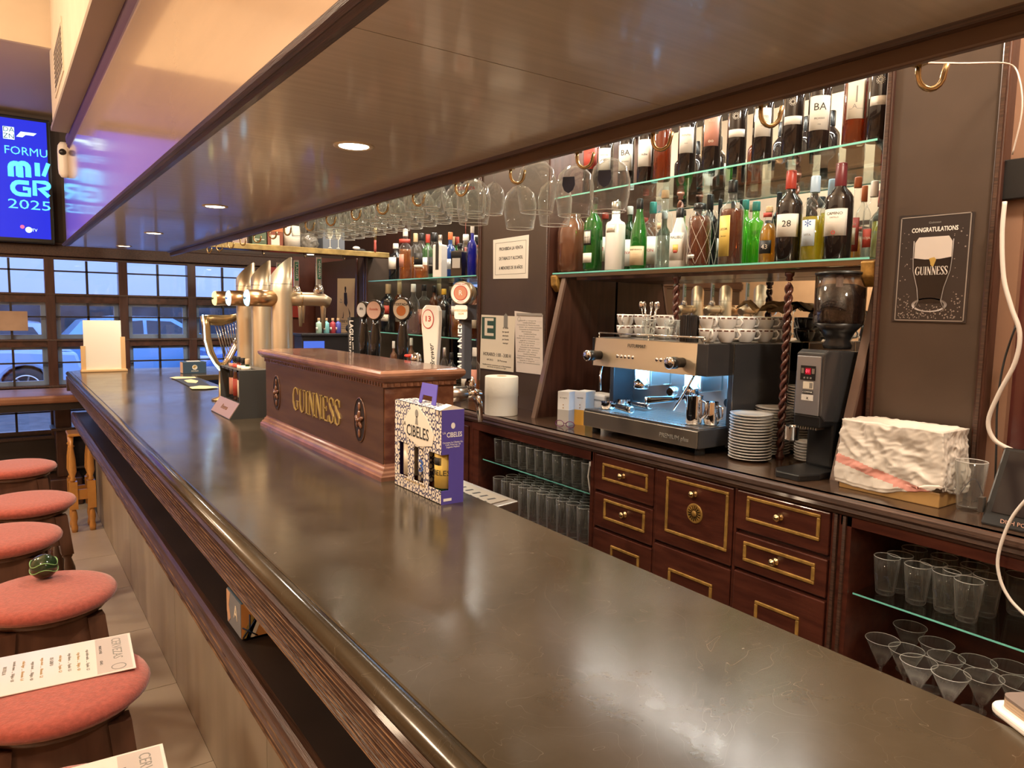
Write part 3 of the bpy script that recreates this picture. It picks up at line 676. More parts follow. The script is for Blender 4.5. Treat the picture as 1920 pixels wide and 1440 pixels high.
KIND = {  # (radius share, height share) outlines
    'wine': [(.92, 0), (1, .01), (1, .60), (.96, .65), (.75, .70), (.45, .745), (.36, .78), (.36, .96), (.40, .97), (.40, .99), (.36, 1)],
    'winetall': [(.92, 0), (1, .01), (1, .665), (.96, .70), (.78, .735), (.45, .775), (.36, .80), (.36, .96), (.40, .97), (.40, .99), (.36, 1)],
    'spirit': [(.92, 0), (1, .012), (1, .62), (.97, .67), (.75, .715), (.42, .75), (.34, .80), (.34, 1)],
    'cone': [(.92, 0), (1, .012), (1, .45), (.90, .56), (.62, .70), (.42, .80), (.36, .88), (.36, 1)],
    'round': [(.80, 0), (1, .05), (1, .55), (.94, .66), (.72, .74), (.40, .78), (.36, .84), (.36, 1)],
    'tall': [(.95, 0), (1, .01), (1, .55), (.98, .62), (.7, .69), (.38, .73), (.36, .78), (.36, 1)],
    'gin': [(.95, 0), (1, .01), (1, .66), (.9, .70), (.55, .725), (.42, .76), (.42, 1)],
    'jar': [(.85, 0), (1, .04), (1, .70), (.88, .82), (.6, .90), (.5, .94), (.5, 1)],
    'box': [(.95, 0), (1, .01), (1, .74), (.92, .77), (.4, .79), (.34, .82), (.34, 1)],
    'waist': [(.90, 0), (1, .02), (1, .10), (.80, .30), (.95, .50), (.9, .62), (.6, .70), (.34, .76), (.34, 1)]}
def bottle(x, y, z, h, r, kind, glass, label, cap='k', caph=.10, liq=None, level=.5, labs=(), txt=(), rz=.35, group=None, cat='bottle'):
    t = thing('bottle', label, cat, (x, y, z), rz, group)
    prof = [(r*a, h*b) for a, b in KIND[kind]]; nn = 4 if kind == 'box' else 20
    M = Matrix.Rotation(PI/4, 4, 'Z') if kind == 'box' else None
    if kind == 'box': prof = [(a*1.35 if b < .78*h else a, b) for a, b in prof]
    MB().lathe(prof, nn, M, smooth=nn > 4).build('glass_body', glass, t)
    if liq:
        pl = [(a*.93, max(b, .004)) for a, b in prof if b <= level*h]
        if pl:
            # radius at the level
            for (a0, b0), (a1, b1) in zip(prof, prof[1:]):
                if b0 <= level*h <= b1: pl.append(((a0+(a1-a0)*(level*h-b0)/max(1e-6, b1-b0))*.93, level*h)); break
            MB().lathe(pl, nn, M, smooth=nn > 4).build('liquid', liq, t)
    nr = r*KIND[kind][-1][0]
    if cap:
        MB().lathe([(nr*1.12, h*(1-caph)), (nr*1.18, h*(1-caph)+.002), (nr*1.12, h*.995), (nr*1.0, h*1.004)], 16).build('cap', CAPS[cap], t)
    for L_ in labs:
        col, z0, z1, hw = L_[:4]; th = L_[4] if len(L_) > 4 else 0
        if kind == 'box':
            R = r*1.35*.7071; o = MB().box(-R-.0012, -R-.0002, -r*hw, r*hw, z0*h, z1*h).build('label', LABM[col], t)
        else: o = patch(r, th-hw, th+hw, z0*h, z1*h).build('label', LABM[col], t)
        if len(L_) > 5 and L_[5]:
            for s, zz_, size, m in L_[5]:
                if kind == 'box': text(s, frame('-x', (-r*1.35*.7071-.0014, 0, zz_*h)), size, m, o, 'print', .0002)
                else: wrap_text(s, r, zz_*h, size, m, o, th)
    return t
def sun(t, r, z, s, m):
    """a small ring of dashes printed on a bottle"""
    q = MB()
    for k in range(14):
        a = 2*PI*k/14
        for u0, u1 in ((.4, .65), (.75, 1)):
            p0, p1 = (s*u0*math.cos(a), s*u0*math.sin(a)), (s*u1*math.cos(a), s*u1*math.sin(a)); dx, dy = -math.sin(a)*s*.07, math.cos(a)*s*.07
            vs = []
            for u, v in ((p0[0]-dx, p0[1]-dy), (p0[0]+dx, p0[1]+dy), (p1[0]+dx, p1[1]+dy), (p1[0]-dx, p1[1]-dy)):
                th = u/r; vs.append((-(r+.001)*math.cos(th), -(r+.001)*math.sin(th), z+v))
            q.add(vs, [(0, 1, 2, 3)])
    return q.build('sun_emblem', m, t)
def yx(px, X, z): return at(px, pr_y(px, X, z), X=X).y
def pr_y(px, X, z):
    lo, hi = -400, 1500
    for _ in range(40):
        m = (lo+hi)/2
        if at(px, m, X=X).z > z: lo = m
        else: hi = m
    return lo
# upper shelf: fourteen wine bottles
wines = [(1106, 'r', 'red', 'wine bottle with a bright red label, leftmost on the upper shelf'), (1134, 'w', 'plain', 'wine bottle with plain white label, second from left on upper shelf'),
         (1173, 'w', 'BA', 'wine bottle lettered BA seen between the hanging balloon glasses'), (1209, 'w', 'nube', 'wine bottle with arched white label left of the amber bottle'),
         (1240, None, 'amber', 'unlabelled amber brown bottle with yellow capsule on upper shelf'), (1286, 'w', 'pon', 'wine bottle with white label right of the amber bottle'),
         (1332, 'p', 'ruz', 'wine bottle with salmon red label printed with rings'), (1379, 'w', 'sun', 'leftmost wine bottle with small sun emblem and narrow white band'),
         (1427, 'w', 'pon2', 'wine bottle with square white label between two sun emblem bottles'), (1483, 'w', 'sun', 'middle wine bottle with sun emblem above a narrow white band'),
         (1532, 'w', 'BA', 'wine bottle with large BA label near the right end'), (1599, 'c', 'boat', 'tall amber bottle with long boat picture label and orange capsule'),
         (1654, 'w', 'sun', 'last wine bottle with sun emblem against the right post')]
for px, col, kind, lab in wines:
    X = 2.475; y = yx(px, X, 2.194); labs = []; cap = 'k'; g = VW; h = .335
    if kind == 'red': labs = [('r', .35, .68, 1.0, .2, [('DET', .58, .012, INK)])]
    if kind in ('plain', 'pon', 'pon2'): labs = [('w', .28, .60, .85, .1, [('PONTES', .50, .011, GREYINK), ('tinto', .40, .007, GREYINK)])]
    if kind == 'nube': labs = [('w', .22, .58, .9, .1, [('nube', .38, .014, INK)])]
    if kind == 'BA': labs = [('w', .22, .58, 1.0, .1, [('BA', .46, .036, INK), ('PICASSO', .34, .009, INK), ('rioja', .28, .006, GREYINK)])]
    if kind == 'ruz': labs = [('p', .30, .66, .85, .1, [('RUZ', .60, .013, CREAM), ('oo', .36, .02, CREAM)])]
    if kind == 'sun': labs = [('w', .34, .43, .9, .1)]
    if kind == 'boat': labs = [('c', .25, .68, .8, .1, [('|', .50, .06, GREYINK), ('_A__', .37, .02, GREYINK)])]; g = VBRN; cap = 'o'; h = .345
    if kind == 'amber': g = VBRN; cap = 'y'
    y = max(y, 1.362) if 'last' in lab else (max(y, 1.445) if kind == 'boat' else (max(y, 1.53) if 'right end' in lab else y))
    t = bottle(X, y, 2.194, h, .0385, 'winetall', g, lab, cap, .2, VAMB if kind in ('amber', 'boat') else None, .7, labs, rz=.5)
    if kind == 'sun': sun(t, .0385, .195, .014, PAPER)
# lower shelf: (px, top px, row X, width px, kind, glass, label text, cap, caph, liquid, level, labels)
LW = [
 (1073, 402, 2.52, 58, 'jar', VROSE, 'big rosy brown jar at the left end of the lower shelf', None, 0, VROSE, .85, []),
 (1111, 372, 2.48, 36, 'round', VGREEN, 'green vermouth bottle with round black and white emblem', 'k', .08, VDG, .6, [('k', .36, .56, .5, -.3), ('w', .38, .54, .42, -.3, [('MARTI', .46, .010, INK)]), ('w', .12, .25, .6, -.3)]),
 (1133, 400, 2.60, 30, 'wine', GLASS, 'clear bottle with red and white label behind the cream liqueur', 'r', .1, None, .5, [('w', .2, .6, .9, 0, [('M', .4, .03, RINK)])]),
 (1153, 379, 2.475, 37, 'gin', VWHT, 'white cream liqueur bottle with silver spout', 's', .13, None, .5, [('c', .55, .65, .5, -.2, [('Ruavieja', .60, .008, mat('copper ink', (.5, .2, .05), .4))])]),
 (1179, 388, 2.62, 28, 'wine', VDG, 'dark bottle with red and white label behind the green bitters', 'w', .12, None, .5, [('w', .1, .5, 1.0, 0, [('RIVA', .3, .02, RINK)])]),
 (1197, 374, 2.49, 31, 'cone', VGREEN, 'bright green bitters bottle with wide tan label', 'k', .14, VGREEN, .5, [('t', .06, .33, 1.15, -.1, [('FERNET-BRANCA', .28, .0085, INK), ('_________', .22, .006, INK), ('________', .16, .006, INK)])]),
 (1222, 380, 2.58, 34, 'spirit', GLASS, 'clear rum bottle with dark green cap behind the bitters', 'g', .16, None, .5, [('w', .1, .5, .9, 0, [('RON', .3, .02, RINK)])]),
 (1244, 358, 2.49, 30, 'gin', GLASS, 'tall clear bottle with cork stopper and round gold seal', 'c', .10, glassmat('water clear spirit', (.93, .97, .93), .08, (.8, .9, .8), .4), .42, [('t', .50, .58, .3, -.4)]),
 (1273, 391, 2.49, 35, 'cone', VWHT, 'white coconut rum bottle with palm sunset picture', 'k', .16, None, .5, [('w', .12, .58, .9, -.1, [('MALIBU', .50, .017, INK)]), ('y', .26, .38, .3, -.1), ('r', .24, .29, .22, -.1)]),
 (1310, 383, 2.49, 42, 'jar', GLASS, 'net wrapped reddish brandy bottle with black stopper', 'k', .10, VBRN, .80, [('s', .13, .19, .4, -.5)]),
 (1328, 366, 2.63, 30, 'wine', VBLK, 'left of two dark bottles behind the net wrapped brandy', 'k', .2, None, .5, []),
 (1347, 369, 2.63, 30, 'wine', VBLK, 'right dark bottle tied with white string behind the brandy', 'k', .2, None, .5, [('w', .18, .45, .7)]),
 (1370, 340, 2.49, 44, 'spirit', GLASS, 'brown liquor bottle with tall yellow label', 'k', .14, VBRN, .66, [('y', .10, .58, .55, -.45, [('LICOR', .42, .012, INK), ('de orujo', .34, .007, INK)])]),
 (1395, 376, 2.58, 26, 'gin', VLIM, 'left lime green gin bottle with teal cap', 'g', .14, VLIM, .6, []),
 (1415, 379, 2.55, 30, 'gin', VLIM, 'right lime green gin bottle with teal cap', 'g', .14, VLIM, .45, []),
 (1440, 388, 2.50, 32, 'cone', GLASS, 'golden liqueur bottle with black disc numbered 43', 't', .10, VGOLD, .70, [('k', .17, .40, .75, -.2, [('43', .285, .026, PAPER)]), ('r', .80, .88, .5, 0)]),
 (1457, 362, 2.64, 24, 'wine', VBLK, 'dark narrow bottle peeking behind the golden liqueur', 'k', .3, None, .5, []),
 (1478, 322, 2.475, 46, 'wine', VW, 'red wine bottle with label numbered 28 and red capsule', 'r', .20, None, .5, [('w', .27, .52, .95, -.05, [('28', .41, .034, INK)])]),
 (1524, 332, 2.475, 42, 'wine', GLASS, 'white wine bottle with blue starred label and striped capsule', 'b', .19, VYEL, .52, [('l', .17, .48, .62, -.35, [('*', .40, .06, BINK), ('VITA', .30, .012, GREYINK)])]),
 (1556, 338, 2.56, 40, 'wine', GLASS, 'white wine bottle half hidden behind the dark red wine bottle', 'b', .19, VYEL, .60, []),
 (1571, 308, 2.465, 49, 'wine', VW, 'red wine bottle with large white label reading CAMINO', 'm', .24, None, .5, [('w', .24, .52, .95, -.25, [('CAMINO', .47, .014, INK), ('CASTILLA', .43, .007, GREYINK), ('o', .28, .03, RINK)])]),
 (1603, 334, 2.56, 28, 'gin', GLASS, 'clear gin bottle with arched red label', 'o', .12, None, .5, [('r', .12, .52, .8, -.3, [('GIN', .44, .012, PAPER)]), ('c', .2, .40, .4, -.3)]),
 (1616, 350, 2.64, 26, 'wine', GLASS, 'clear bottle with orange capsule behind the two gin bottles', 'o', .2, None, .5, []),
 (1635, 341, 2.50, 34, 'tall', GLASS, 'clear vodka bottle with red oval label beside the right post', 'w', .2, glassmat('water clear spirit', (.93, .97, .93), .08, (.8, .9, .8), .4), .35, [('r', .14, .38, .5, -.5, [('ROJA', .26, .012, PAPER)])]),
]
def rowof(L, zs):
    placed = []
    for px, top, X, wd, kind, g, lab, cap, caph, liq, lev, labs in L:
        if X >= 2.54: X += .06
        y = yx(px, X, zs+.1); d = (Vector((X, y, zs+.1))-Vector((0, 0, EYE))).dot(FW)
        ztop = at(px, top, X=X).z; r = wd/F*d/2
        while X < 2.755 and any((X-a)**2+(y-b)**2 < (r+c+.003)**2 for a, b, c in placed): X += .008; y = yx(px, X, zs+.1)
        r = min([r]+[math.hypot(X-a, y-b)-c-.002 for a, b, c in placed if math.hypot(X-a, y-b)-c > .012]); r = max(.012, min(r, 2.785-X)); placed.append((X, y, r))
        t = bottle(X, y, zs, max(.12, ztop-zs), r, kind, g, lab, cap, caph, liq, lev, labs, rz=.45)
        if 'net wrapped' in lab:
            h = ztop-zs
            for s in (-1, 1):
                for k in range(6):
                    q = []
                    for i in range(19):
                        f = i/18; zz_ = .01+f*h*.76; rr = r if zz_ < .70*h else r*(1-(zz_/h-.70)*2.2)
                        a = s*(f*1.9)+k*PI/3; q.append((-(rr+.001)*math.cos(a), -(rr+.001)*math.sin(a), zz_))
                    MB().tube(q, .0008, 4).build('net_cord', CREAM, t)
rowof(LW, 1.803)
LU = [
 (742, 457, 2.52, 26, 'wine', VBLK, 'dark bottle with white cap and white label at left end of left shelf', 'w', .14, None, .5, [('w', .3, .62, .9, -.2)]),
 (760, 430, 2.50, 23, 'tall', GLASS, 'amber whisky bottle with red neck band', 'w', .14, VAMB, .60, [('p', .25, .50, .7, -.3), ('r', .72, .8, 1.5)]),
 (779, 438, 2.58, 22, 'spirit', GLASS, 'clear bottle with tan capsule behind the amber whisky', 't', .18, VAMB, .5, []),
 (790, 438, 2.49, 27, 'spirit', GLASS, 'square shouldered whisky bottle with slanted black label', 'k', .16, VAMB, .30, [('k', .30, .56, .9, -.1, [('BLACK', .44, .010, GINK)]), ('c', .24, .30, .9, -.1)]),
 (802, 440, 2.62, 22, 'spirit', VGREEN, 'green bottle with red cap in the back row', 'r', .18, None, .5, [('w', .2, .5, .9)]),
 (814, 437, 2.56, 25, 'gin', GLASS, 'clear gin bottle with rounded black cap', 'k', .18, None, .5, [('k', .12, .48, .9, 0, [('TANQ', .3, .012, PAPER)])]),
 (825, 441, 2.475, 20, 'box', VWHT, 'square white bottle with narrow black window', 's', .12, None, .5, [('k', .18, .80, .35)]),
 (844, 436, 2.54, 22, 'tall', VBLUE2, 'azure blue gin bottle with white strip over its cap', 'o', .16, VBLUE2, .6, [('s', .2, .42, .8)]),
 (862, 457, 2.48, 25, 'box', VBLK, 'black square bottle with silver arrow label', 'k', .14, None, .5, [('s', .25, .55, .7)]),
 (873, 440, 2.62, 24, 'gin', GLASS, 'clear bottle behind the black square bottle', 'w', .14, None, .5, [('w', .3, .6, .9)]),
 (885, 424, 2.49, 18, 'tall', VBLUE, 'slim cobalt blue bottle with clear stopper at right end of left shelf', 'w', .14, VBLUE, .7, []),
]
rowof(LU, 1.815)
LL = [
 (728, 533, 2.52, 27, 'spirit', VBLK, 'dark rum bottle with cork stopper and red label', 'c', .20, None, .5, [('r', .38, .55, .9, -.1), ('c', .22, .36, .8, -.1, [('RUM', .30, .014, INK)])]),
 (749, 530, 2.56, 22, 'spirit', VBRN, 'brown bottle with cream capsule behind the round tap badge', 't', .24, VBRN, .6, [('c', .2, .5, .9)]),
 (775, 533, 2.52, 25, 'waist', GLASS, 'faceted crystal decanter style bottle', 'w', .16, glassmat('pale pink spirit', (.95, .80, .80), .1, (.9, .6, .6), .4), .45, []),
 (795, 534, 2.54, 24, 'spirit', GLASS, 'clear bottle with red neck and pale amber spirit', 'k', .12, VAMB, .5, [('p', .2, .5, .7)]),
 (814, 536, 2.60, 20, 'round', VBRN, 'ornate brown bottle right of the clear bottle', 'k', .14, VBRN, .7, [('t', .2, .45, .8)]),
 (832, 542, 2.49, 24, 'spirit', VBLK, 'black bottle with thin white diagonal lines', 'y', .12, None, .5, [('k', .2, .55, .9)]),
 (843, 560, 2.52, 17, 'spirit', VBRN, 'slim reddish brown bottle beside the black one', 'k', .14, VBRN, .6, [('r', .3, .55, .8)]),
 (859, 532, 2.50, 26, 'spirit', GLASS, 'amber whisky bottle with silver capsule and white label', 's', .26, VAMB, .45, [('w', .42, .58, .8, -.1)]),
 (878, 556, 2.56, 24, 'spirit', GLASS, 'short amber bottle behind the wheat beer tap', 'w', .14, VGOLD, .5, [('c', .2, .5, .8)]),
 (892, 540, 2.50, 18, 'spirit', VBRN, 'brown bottle at right end of lower left shelf', 'k', .14, VBRN, .6, [('c', .2, .5, .8)]),
]
rowof(LL, 1.418)
LC = [
 (738, 640, 2.36, 14, 'spirit', VROSE, 'small pink syrup bottle with pale cap on the counter', 'w', .16, VROSE, .7, [('w', .3, .6, .9)]),
 (771, 634, 2.50, 16, 'spirit', VROSE, 'small rosy bottle standing under the left shelves', 'w', .16, VROSE, .7, []),
 (833, 652, 2.30, 16, 'round', GLASS, 'small clear bitters bottle behind the beer box', 's', .2, VAMB, .5, [('w', .2, .6, .9)]),
 (846, 662, 2.34, 20, 'spirit', VBLK, 'black bottle with yellow stripe left of the tall tap', 'k', .16, None, .5, [('y', .05, .62, .25, -.6)]),
 (874, 660, 2.42, 18, 'spirit', GLASS, 'clear bottle behind the wheat beer tap handle', 'w', .16, None, .5, [('w', .2, .5, .9)]),
 (889, 652, 2.36, 22, 'spirit', GLASS, 'bottle with orange patterned label left of the post', 'w', .16, VAMB, .4, [('o' if 0 else 'p', .2, .6, 1.0)]),
 (812, 668, 2.50, 18, 'round', VBRN, 'squat brown bottle under the left shelves', 'k', .16, VBRN, .6, [('c', .2, .6, .9)]),
]
rowof(LC, 1.045)

# ================================================================== THINGS ON THE BAR
# strokes for serif capitals: list of (polyline, widths) in a 1-high box
SER = {'G': ([(.70, .80), (.58, .96), (.40, 1.0), (.20, .90), (.08, .65), (.08, .35), (.20, .10), (.42, 0), (.60, .06), (.68, .16)], [.04, .04, .05, .10, .15, .15, .10, .05, .05, .07]),
       'G2': ([(.68, .42), (.68, .08)], [.13, .13]), 'Gs': ([(.52, .42), (.82, .42)], [.04, .04]), 'Gt': ([(.70, .98), (.72, .72)], [.05, .02]),
       'U': ([(.16, 1), (.16, .30), (.24, .08), (.42, 0), (.60, .08), (.68, .30), (.68, 1)], [.13, .13, .10, .06, .05, .045, .045]),
       'Us': ([(.02, .98), (.30, .98)], [.04, .04]), 'Us2': ([(.56, .98), (.80, .98)], [.04, .04]),
       'I': ([(.18, 1), (.18, 0)], [.14, .14]), 'Is': ([(.02, .98), (.34, .98)], [.04, .04]), 'Is2': ([(.02, .02), (.34, .02)], [.04, .04]),
       'N': ([(.14, 0), (.14, 1)], [.05, .05]), 'N2': ([(.12, 1), (.72, 0)], [.14, .14]), 'N3': ([(.72, 0), (.72, 1)], [.05, .05]), 'Ns': ([(.0, .98), (.22, .98)], [.04, .04]), 'Ns2': ([(.02, .02), (.26, .02)], [.04, .04]), 'Ns3': ([(.60, .98), (.84, .98)], [.04, .04]),
       'E': ([(.16, 1), (.16, 0)], [.14, .14]), 'E1': ([(.04, .975), (.62, .975)], [.05, .05]), 'E2': ([(.16, .52), (.50, .52)], [.045, .045]), 'E3': ([(.04, .025), (.66, .025)], [.05, .05]), 'Es': ([(.60, 1), (.62, .78)], [.05, .03]), 'Es2': ([(.64, 0), (.68, .25)], [.05, .03]), 'Es3': ([(.49, .62), (.49, .42)], [.03, .03]),
       'S': ([(.56, .78), (.48, .95), (.32, 1.0), (.14, .92), (.09, .76), (.20, .60), (.42, .45), (.55, .28), (.50, .08), (.32, 0), (.14, .06), (.07, .24)], [.03, .05, .06, .08, .11, .14, .15, .12, .08, .06, .05, .03]), 'Ss': ([(.57, .98), (.57, .72)], [.03, .03]), 'Ss2': ([(.06, .02), (.06, .30)], [.03, .03])}
ADV = {'G': .90, 'U': .86, 'I': .42, 'N': .90, 'E': .76, 'S': .68}
def serif_word(word, M, hgt, m, parent, ext=.001, width=None, per_letter=False, name='letter'):
    tot = sum(ADV[c] for c in word)*hgt; kx = (width/tot if width else 1); x = -tot*kx/2; q = MB()
    for c in word:
        keys = [c]+[k for k in SER if len(k) > 1 and k[0] == c and (k[1:].isdigit() or k[1] in 'st')]
        for k in keys:
            P_, W_ = SER[k]
            pts = [Vector((x+p[0]*hgt*kx, (p[1]-.5)*hgt)) for p in P_]
            L_ = []; R_ = []
            for i, p in enumerate(pts):
                d = pts[min(i+1, len(pts)-1)]-pts[max(i-1, 0)]; n = Vector((-d.y, d.x)).normalized()*W_[i]*hgt/2
                L_.append(p+n); R_.append(p-n)
            n = len(pts)
            vs = [(v.x, v.y, z) for z in (0, ext) for v in L_+R_]
            fs = []
            for i in range(n-1):
                fs += [(i, i+1, n+i+1, n+i), (2*n+i, 3*n+i, 3*n+i+1, 2*n+i+1), (i, 2*n+i, 2*n+i+1, i+1), (n+i, n+i+1, 3*n+i+1, 3*n+i)]
            fs += [(0, n, 3*n, 2*n), (n-1, 3*n-1, 4*n-1, 2*n-1)]
            q.add(vs, fs, False, M)
        x += ADV[c]*hgt*kx
        if per_letter: q.build(name, m, parent); q = MB()
    if not per_letter: return q.build(name, m, parent)

# ---- carved beer box
GB = mat('polished walnut', (.12, .045, .024), .26, coat=.5, col2=(.20, .085, .045), vscale=4, stretch=(6, 1, 10), bump=.04, bscale=40)
GBD = mat('dark walnut front', (.070, .034, .020), .45, col2=(.10, .050, .028), vscale=4, stretch=(6, 1, 10), spec=.3)
GBL = mat('light walnut moulding', (.26, .12, .07), .24, coat=.5, var=.2, vscale=10)
gx = thing('beer_font_box', 'polished walnut beer font box with gold GUINNESS lettering and carved rosettes', 'beer font', (1.02, 2.48, 1.1))
MB().box(-.115, .115, -.57, .57, .03, .285).build('case', GB, gx)
MB().box(-.118, -.113, -.565, .565, .045, .272).build('front_board', GBD, gx)
def ringprof(prof, hx, hy, name, m):
    """moulding running round the box: prof = (outset, z) list"""
    q = MB(); n = len(prof); vs = []
    for (sx, sy) in ((-1, -1), (1, -1), (1, 1), (-1, 1)):
        for o_, z in prof: vs.append((sx*(hx+o_), sy*(hy+o_), z))
    fs = []
    for c in range(4):
        for i in range(n-1):
            a, b = c*n+i, ((c+1) % 4)*n+i; fs.append((a, b, b+1, a+1))
    q.add(vs, fs); q.f.append(tuple(c*n for c in (3, 2, 1, 0))); q.f.append(tuple(c*n+n-1 for c in range(4))); q.sm += [False, False]
    return q.build(name, m, gx)
ringprof([(.022, 0), (.022, .012), (.018, .016), (.016, .022), (.010, .027), (.008, .034), (.003, .038), (.001, .046)], .115, .57, 'plinth_moulding', GBL)
ringprof([(.001, .270), (.006, .272), (.006, .286), (.012, .288), (.020, .296), (.024, .300), (.027, .306), (.027, .314), (.022, .320), (.014, .3215)], .115, .57, 'top_board', GBL)
MB().box(-.128, .128, -.583, .583, .3205, .3225).build('top_panel', GB, gx)
for k in range(58):
    y = -.56+k*1.12/57; MB().box(-.124, -.1205, y-.005, y+.005, .274, .284).build('dentil', GBD, gx)
for k in range(11):
    x = -.105+k*.021; MB().box(x-.005, x+.005, -.579, -.5755, .274, .284).build('dentil', GB, gx)
serif_word('GUINNESS', frame('-x', (-.118, -.01, .155)), .085, GINK, gx, .003, .47, True)
for yy in (.42, -.40):
    Mf = frame('-x', (-.118, yy, .155))
    MB().prism(circ(.042, 28, ry=.070), .0015, 'z', 0, Mf).build('carved_recess', BLACKW, gx)
    q = MB(); q.lathe([(.042, 0), (.0435, .002), (.041, .003)], 28, Mf @ Matrix.Diagonal((1, 1.65, 1, 1)), cap0=False, cap1=False); q.build('recess_rim', GB, gx)
    for k in range(5):
        a = 2*PI*k/5+PI/2
        MB().sphere((.015, 0, 0), .016, 6, (1, .50, .35)).build('petal', GB, gx, rot=None).data.transform(Mf @ Matrix.Rotation(a, 4, 'Z') @ Matrix.Translation((0, 0, .004)))
    for s in (-1, 1):
        MB().sphere((0, s*.042, 0), .015, 6, (.5, 1, .3)).build('leaf', GB, gx).data.transform(Mf @ Matrix.Translation((0, 0, .003)))
    MB().sphere((0, 0, .008), .008, 6).build('rosette_boss', GB, gx).data.transform(Mf)

# ---- taps mounted on the back of the box
def tapbase(t, z=0):
    """barrel out of the box, chrome collar, body, spout: local origin at the barrel's axis on the box back"""
    MB().tube([(0, 0, 0), (.05, 0, 0), (.085, 0, 0)], [.026, .026, .024], 20).build('barrel', STEEL, t)
    MB().tube([(.082, 0, 0), (.12, 0, 0), (.145, 0, -.004)], [.016, .016, .012], 14).build('valve_body', CHROME, t)
    MB().tube([(.125, 0, -.005), (.14, 0, -.035), (.146, 0, -.095)], [.014, .012, .009], 14).build('spout', CHROME, t)
    MB().lathe([(.010, .0), (.017, .01), (.019, .025), (.014, .04), (.008, .05)], 16, Matrix.Translation((.105, 0, .005))).build('collar', CHROME, t)
def tap(y, label, zb=1.33):
    t = thing('beer_tap', label, 'beer tap', (1.137, y, zb), 0, 'beer taps on the back of the walnut box'); tapbase(t); return t
FACE = frame((( math.cos(-1.2), math.sin(-1.2), 0), (0, 0, 1), (-math.sin(1.2), -math.cos(1.2), 0)), (0, 0, 0))
def facing(loc, turn=.62):
    """upright surface turned from facing -X towards -Y by turn radians"""
    c, s = math.cos(turn), math.sin(turn)
    return frame(((s, -c, 0), (0, 0, 1), (-c, -s, 0)), loc)
BW = mat('glossy black enamel', (.012, .012, .012), .12, coat=.6)
# wheat beer tap with long bottle handle and round badge
t = tap(1.985, 'tall dark wheat beer tap with round bronze badge and white vertical lettering')
MB().prism(rounded(.034, .030, .006), .19, 'z', .05, Matrix.Translation((.085, 0, 0))).build('handle', mat('slate handle', (.06, .065, .08), .4), t)
text('PAULANER', facing((.0685, -.005, .145), .62) , .034, WINK, t, 'handle_lettering', .0006, .17, .0006, rot=PI/2)
MB().prism(rounded(.060, .050, .008), .048, 'z', .238, Matrix.Translation((.085, 0, 0))).build('handle_head', mat('slate handle', (.06, .065, .08), .4), t)
Mh = facing((.06, -.012, .262), .62)
plate(rounded(.044, .044, .008), facing((.055, -.022, .262)), .004, 'name_plate', CREAM, t)
text('WEISSBIER\n1634', facing((.0515, -.0245, .262)), .010, GINK, t, 'plate_lettering', .0004)
Mb = facing((.075, -.005, .322), .62)
MB().lathe([(.030, -.02), (.036, -.018), (.037, .022), (.034, .026)], 30, Mb).build('round_badge', mat('bronze paint', (.40, .30, .18), .3, metal=.7), t)
MB().lathe([(.033, .0262), (.033, .0275)], 30, Mb).build('badge_face', CREAM, t); MB().lathe([(.0235, .0276), (.0235, .0282)], 30, Mb).build('badge_ring', RINK, t)
MB().lathe([(.021, .0283), (.021, .0292)], 30, Mb).build('badge_centre', mat('terracotta badge', (.55, .22, .12), .5), t)
text('WHEAT BEER', Mb @ Matrix.Translation((0, .027, .0277)), .006, RINK, t, 'badge_lettering', .0003); text('MUNICH', Mb @ Matrix.Translation((0, -.028, .0277)), .0055, RINK, t, 'badge_lettering', .0003)
text('R', Mb @ Matrix.Translation((0, 0, .0295)), .022, CREAM, t, 'badge_lettering', .0003)
MB().lathe([(.008, .286), (.012, .292), (.008, .298)], 12, Matrix.Translation((.085, 0, 0))).build('badge_neck', CHROME, t)
# white tap 13
t = tap(2.205, 'broad white tap handle with a red numbered 13 medallion')
Mw = facing((.085, 0, .05), .62)
hp = [(-.022, 0), (.022, 0), (.030, .12), (.031, .145), (.033, .18), (.032, .215), (.024, .232), (-.020, .234), (-.032, .22), (-.036, .19), (-.034, .15), (-.030, .12)]
MB().prism(hp, .028, 'z', -.014, Mw).build('handle', mat('ivory handle', (.80, .76, .66), .3, coat=.4), t, bev=.004)
Mm = Mw @ Matrix.Translation((-.008, .186, .0145))
MB().prism(circ(.022, 26, ry=.033), .002, 'z', 0, Mm).build('medallion', RINK, t); MB().prism(circ(.0195, 26, ry=.030), .0025, 'z', 0, Mm).build('medallion_face', CREAM, t)
text('13', Mm @ Matrix.Translation((0, 0, .0027)), .026, RINK, t, 'number', .0005, bold=.0006)
text('Brewer', Mw @ Matrix.Translation((.008, .06, .0147)), .026, INK, t, 'handle_script', .0004, rot=PI/2+.1, shear=.4)
# black round handles
def roundtap(y, label, facem, inner, txt, tm, rr=.036, zt=.262, turn=.62, rim=None):
    t = tap(y, label)
    MB().lathe([(.010, .045), (.016, .06), (.021, .12), (.022, .155), (.014, .205), (.011, .232)], 18, Matrix.Translation((.085, 0, 0))).build('handle', BW, t)
    M_ = facing((.085, 0, zt), turn)
    MB().lathe([(rr*.9, -.014), (rr, -.010), (rr, .010), (rr*.94, .014)], 28, M_ @ Matrix.Diagonal((1, 1.12, 1, 1))).build('badge_head', BW, t)
    MB().lathe([(rr*.86, .0142), (rr*.86, .0156)], 28, M_ @ Matrix.Diagonal((1, 1.12, 1, 1))).build('badge_face', facem, t)
    if inner: MB().lathe([(rr*.50, .0157), (rr*.50, .0165)], 24, M_ @ Matrix.Translation((0, -.006, 0))).build('badge_centre', inner, t)
    text(txt, M_ @ Matrix.Translation((0, .004 if not inner else .017, .0158)), .013, tm, t, 'badge_lettering', .0004, bold=.0003)
    return t
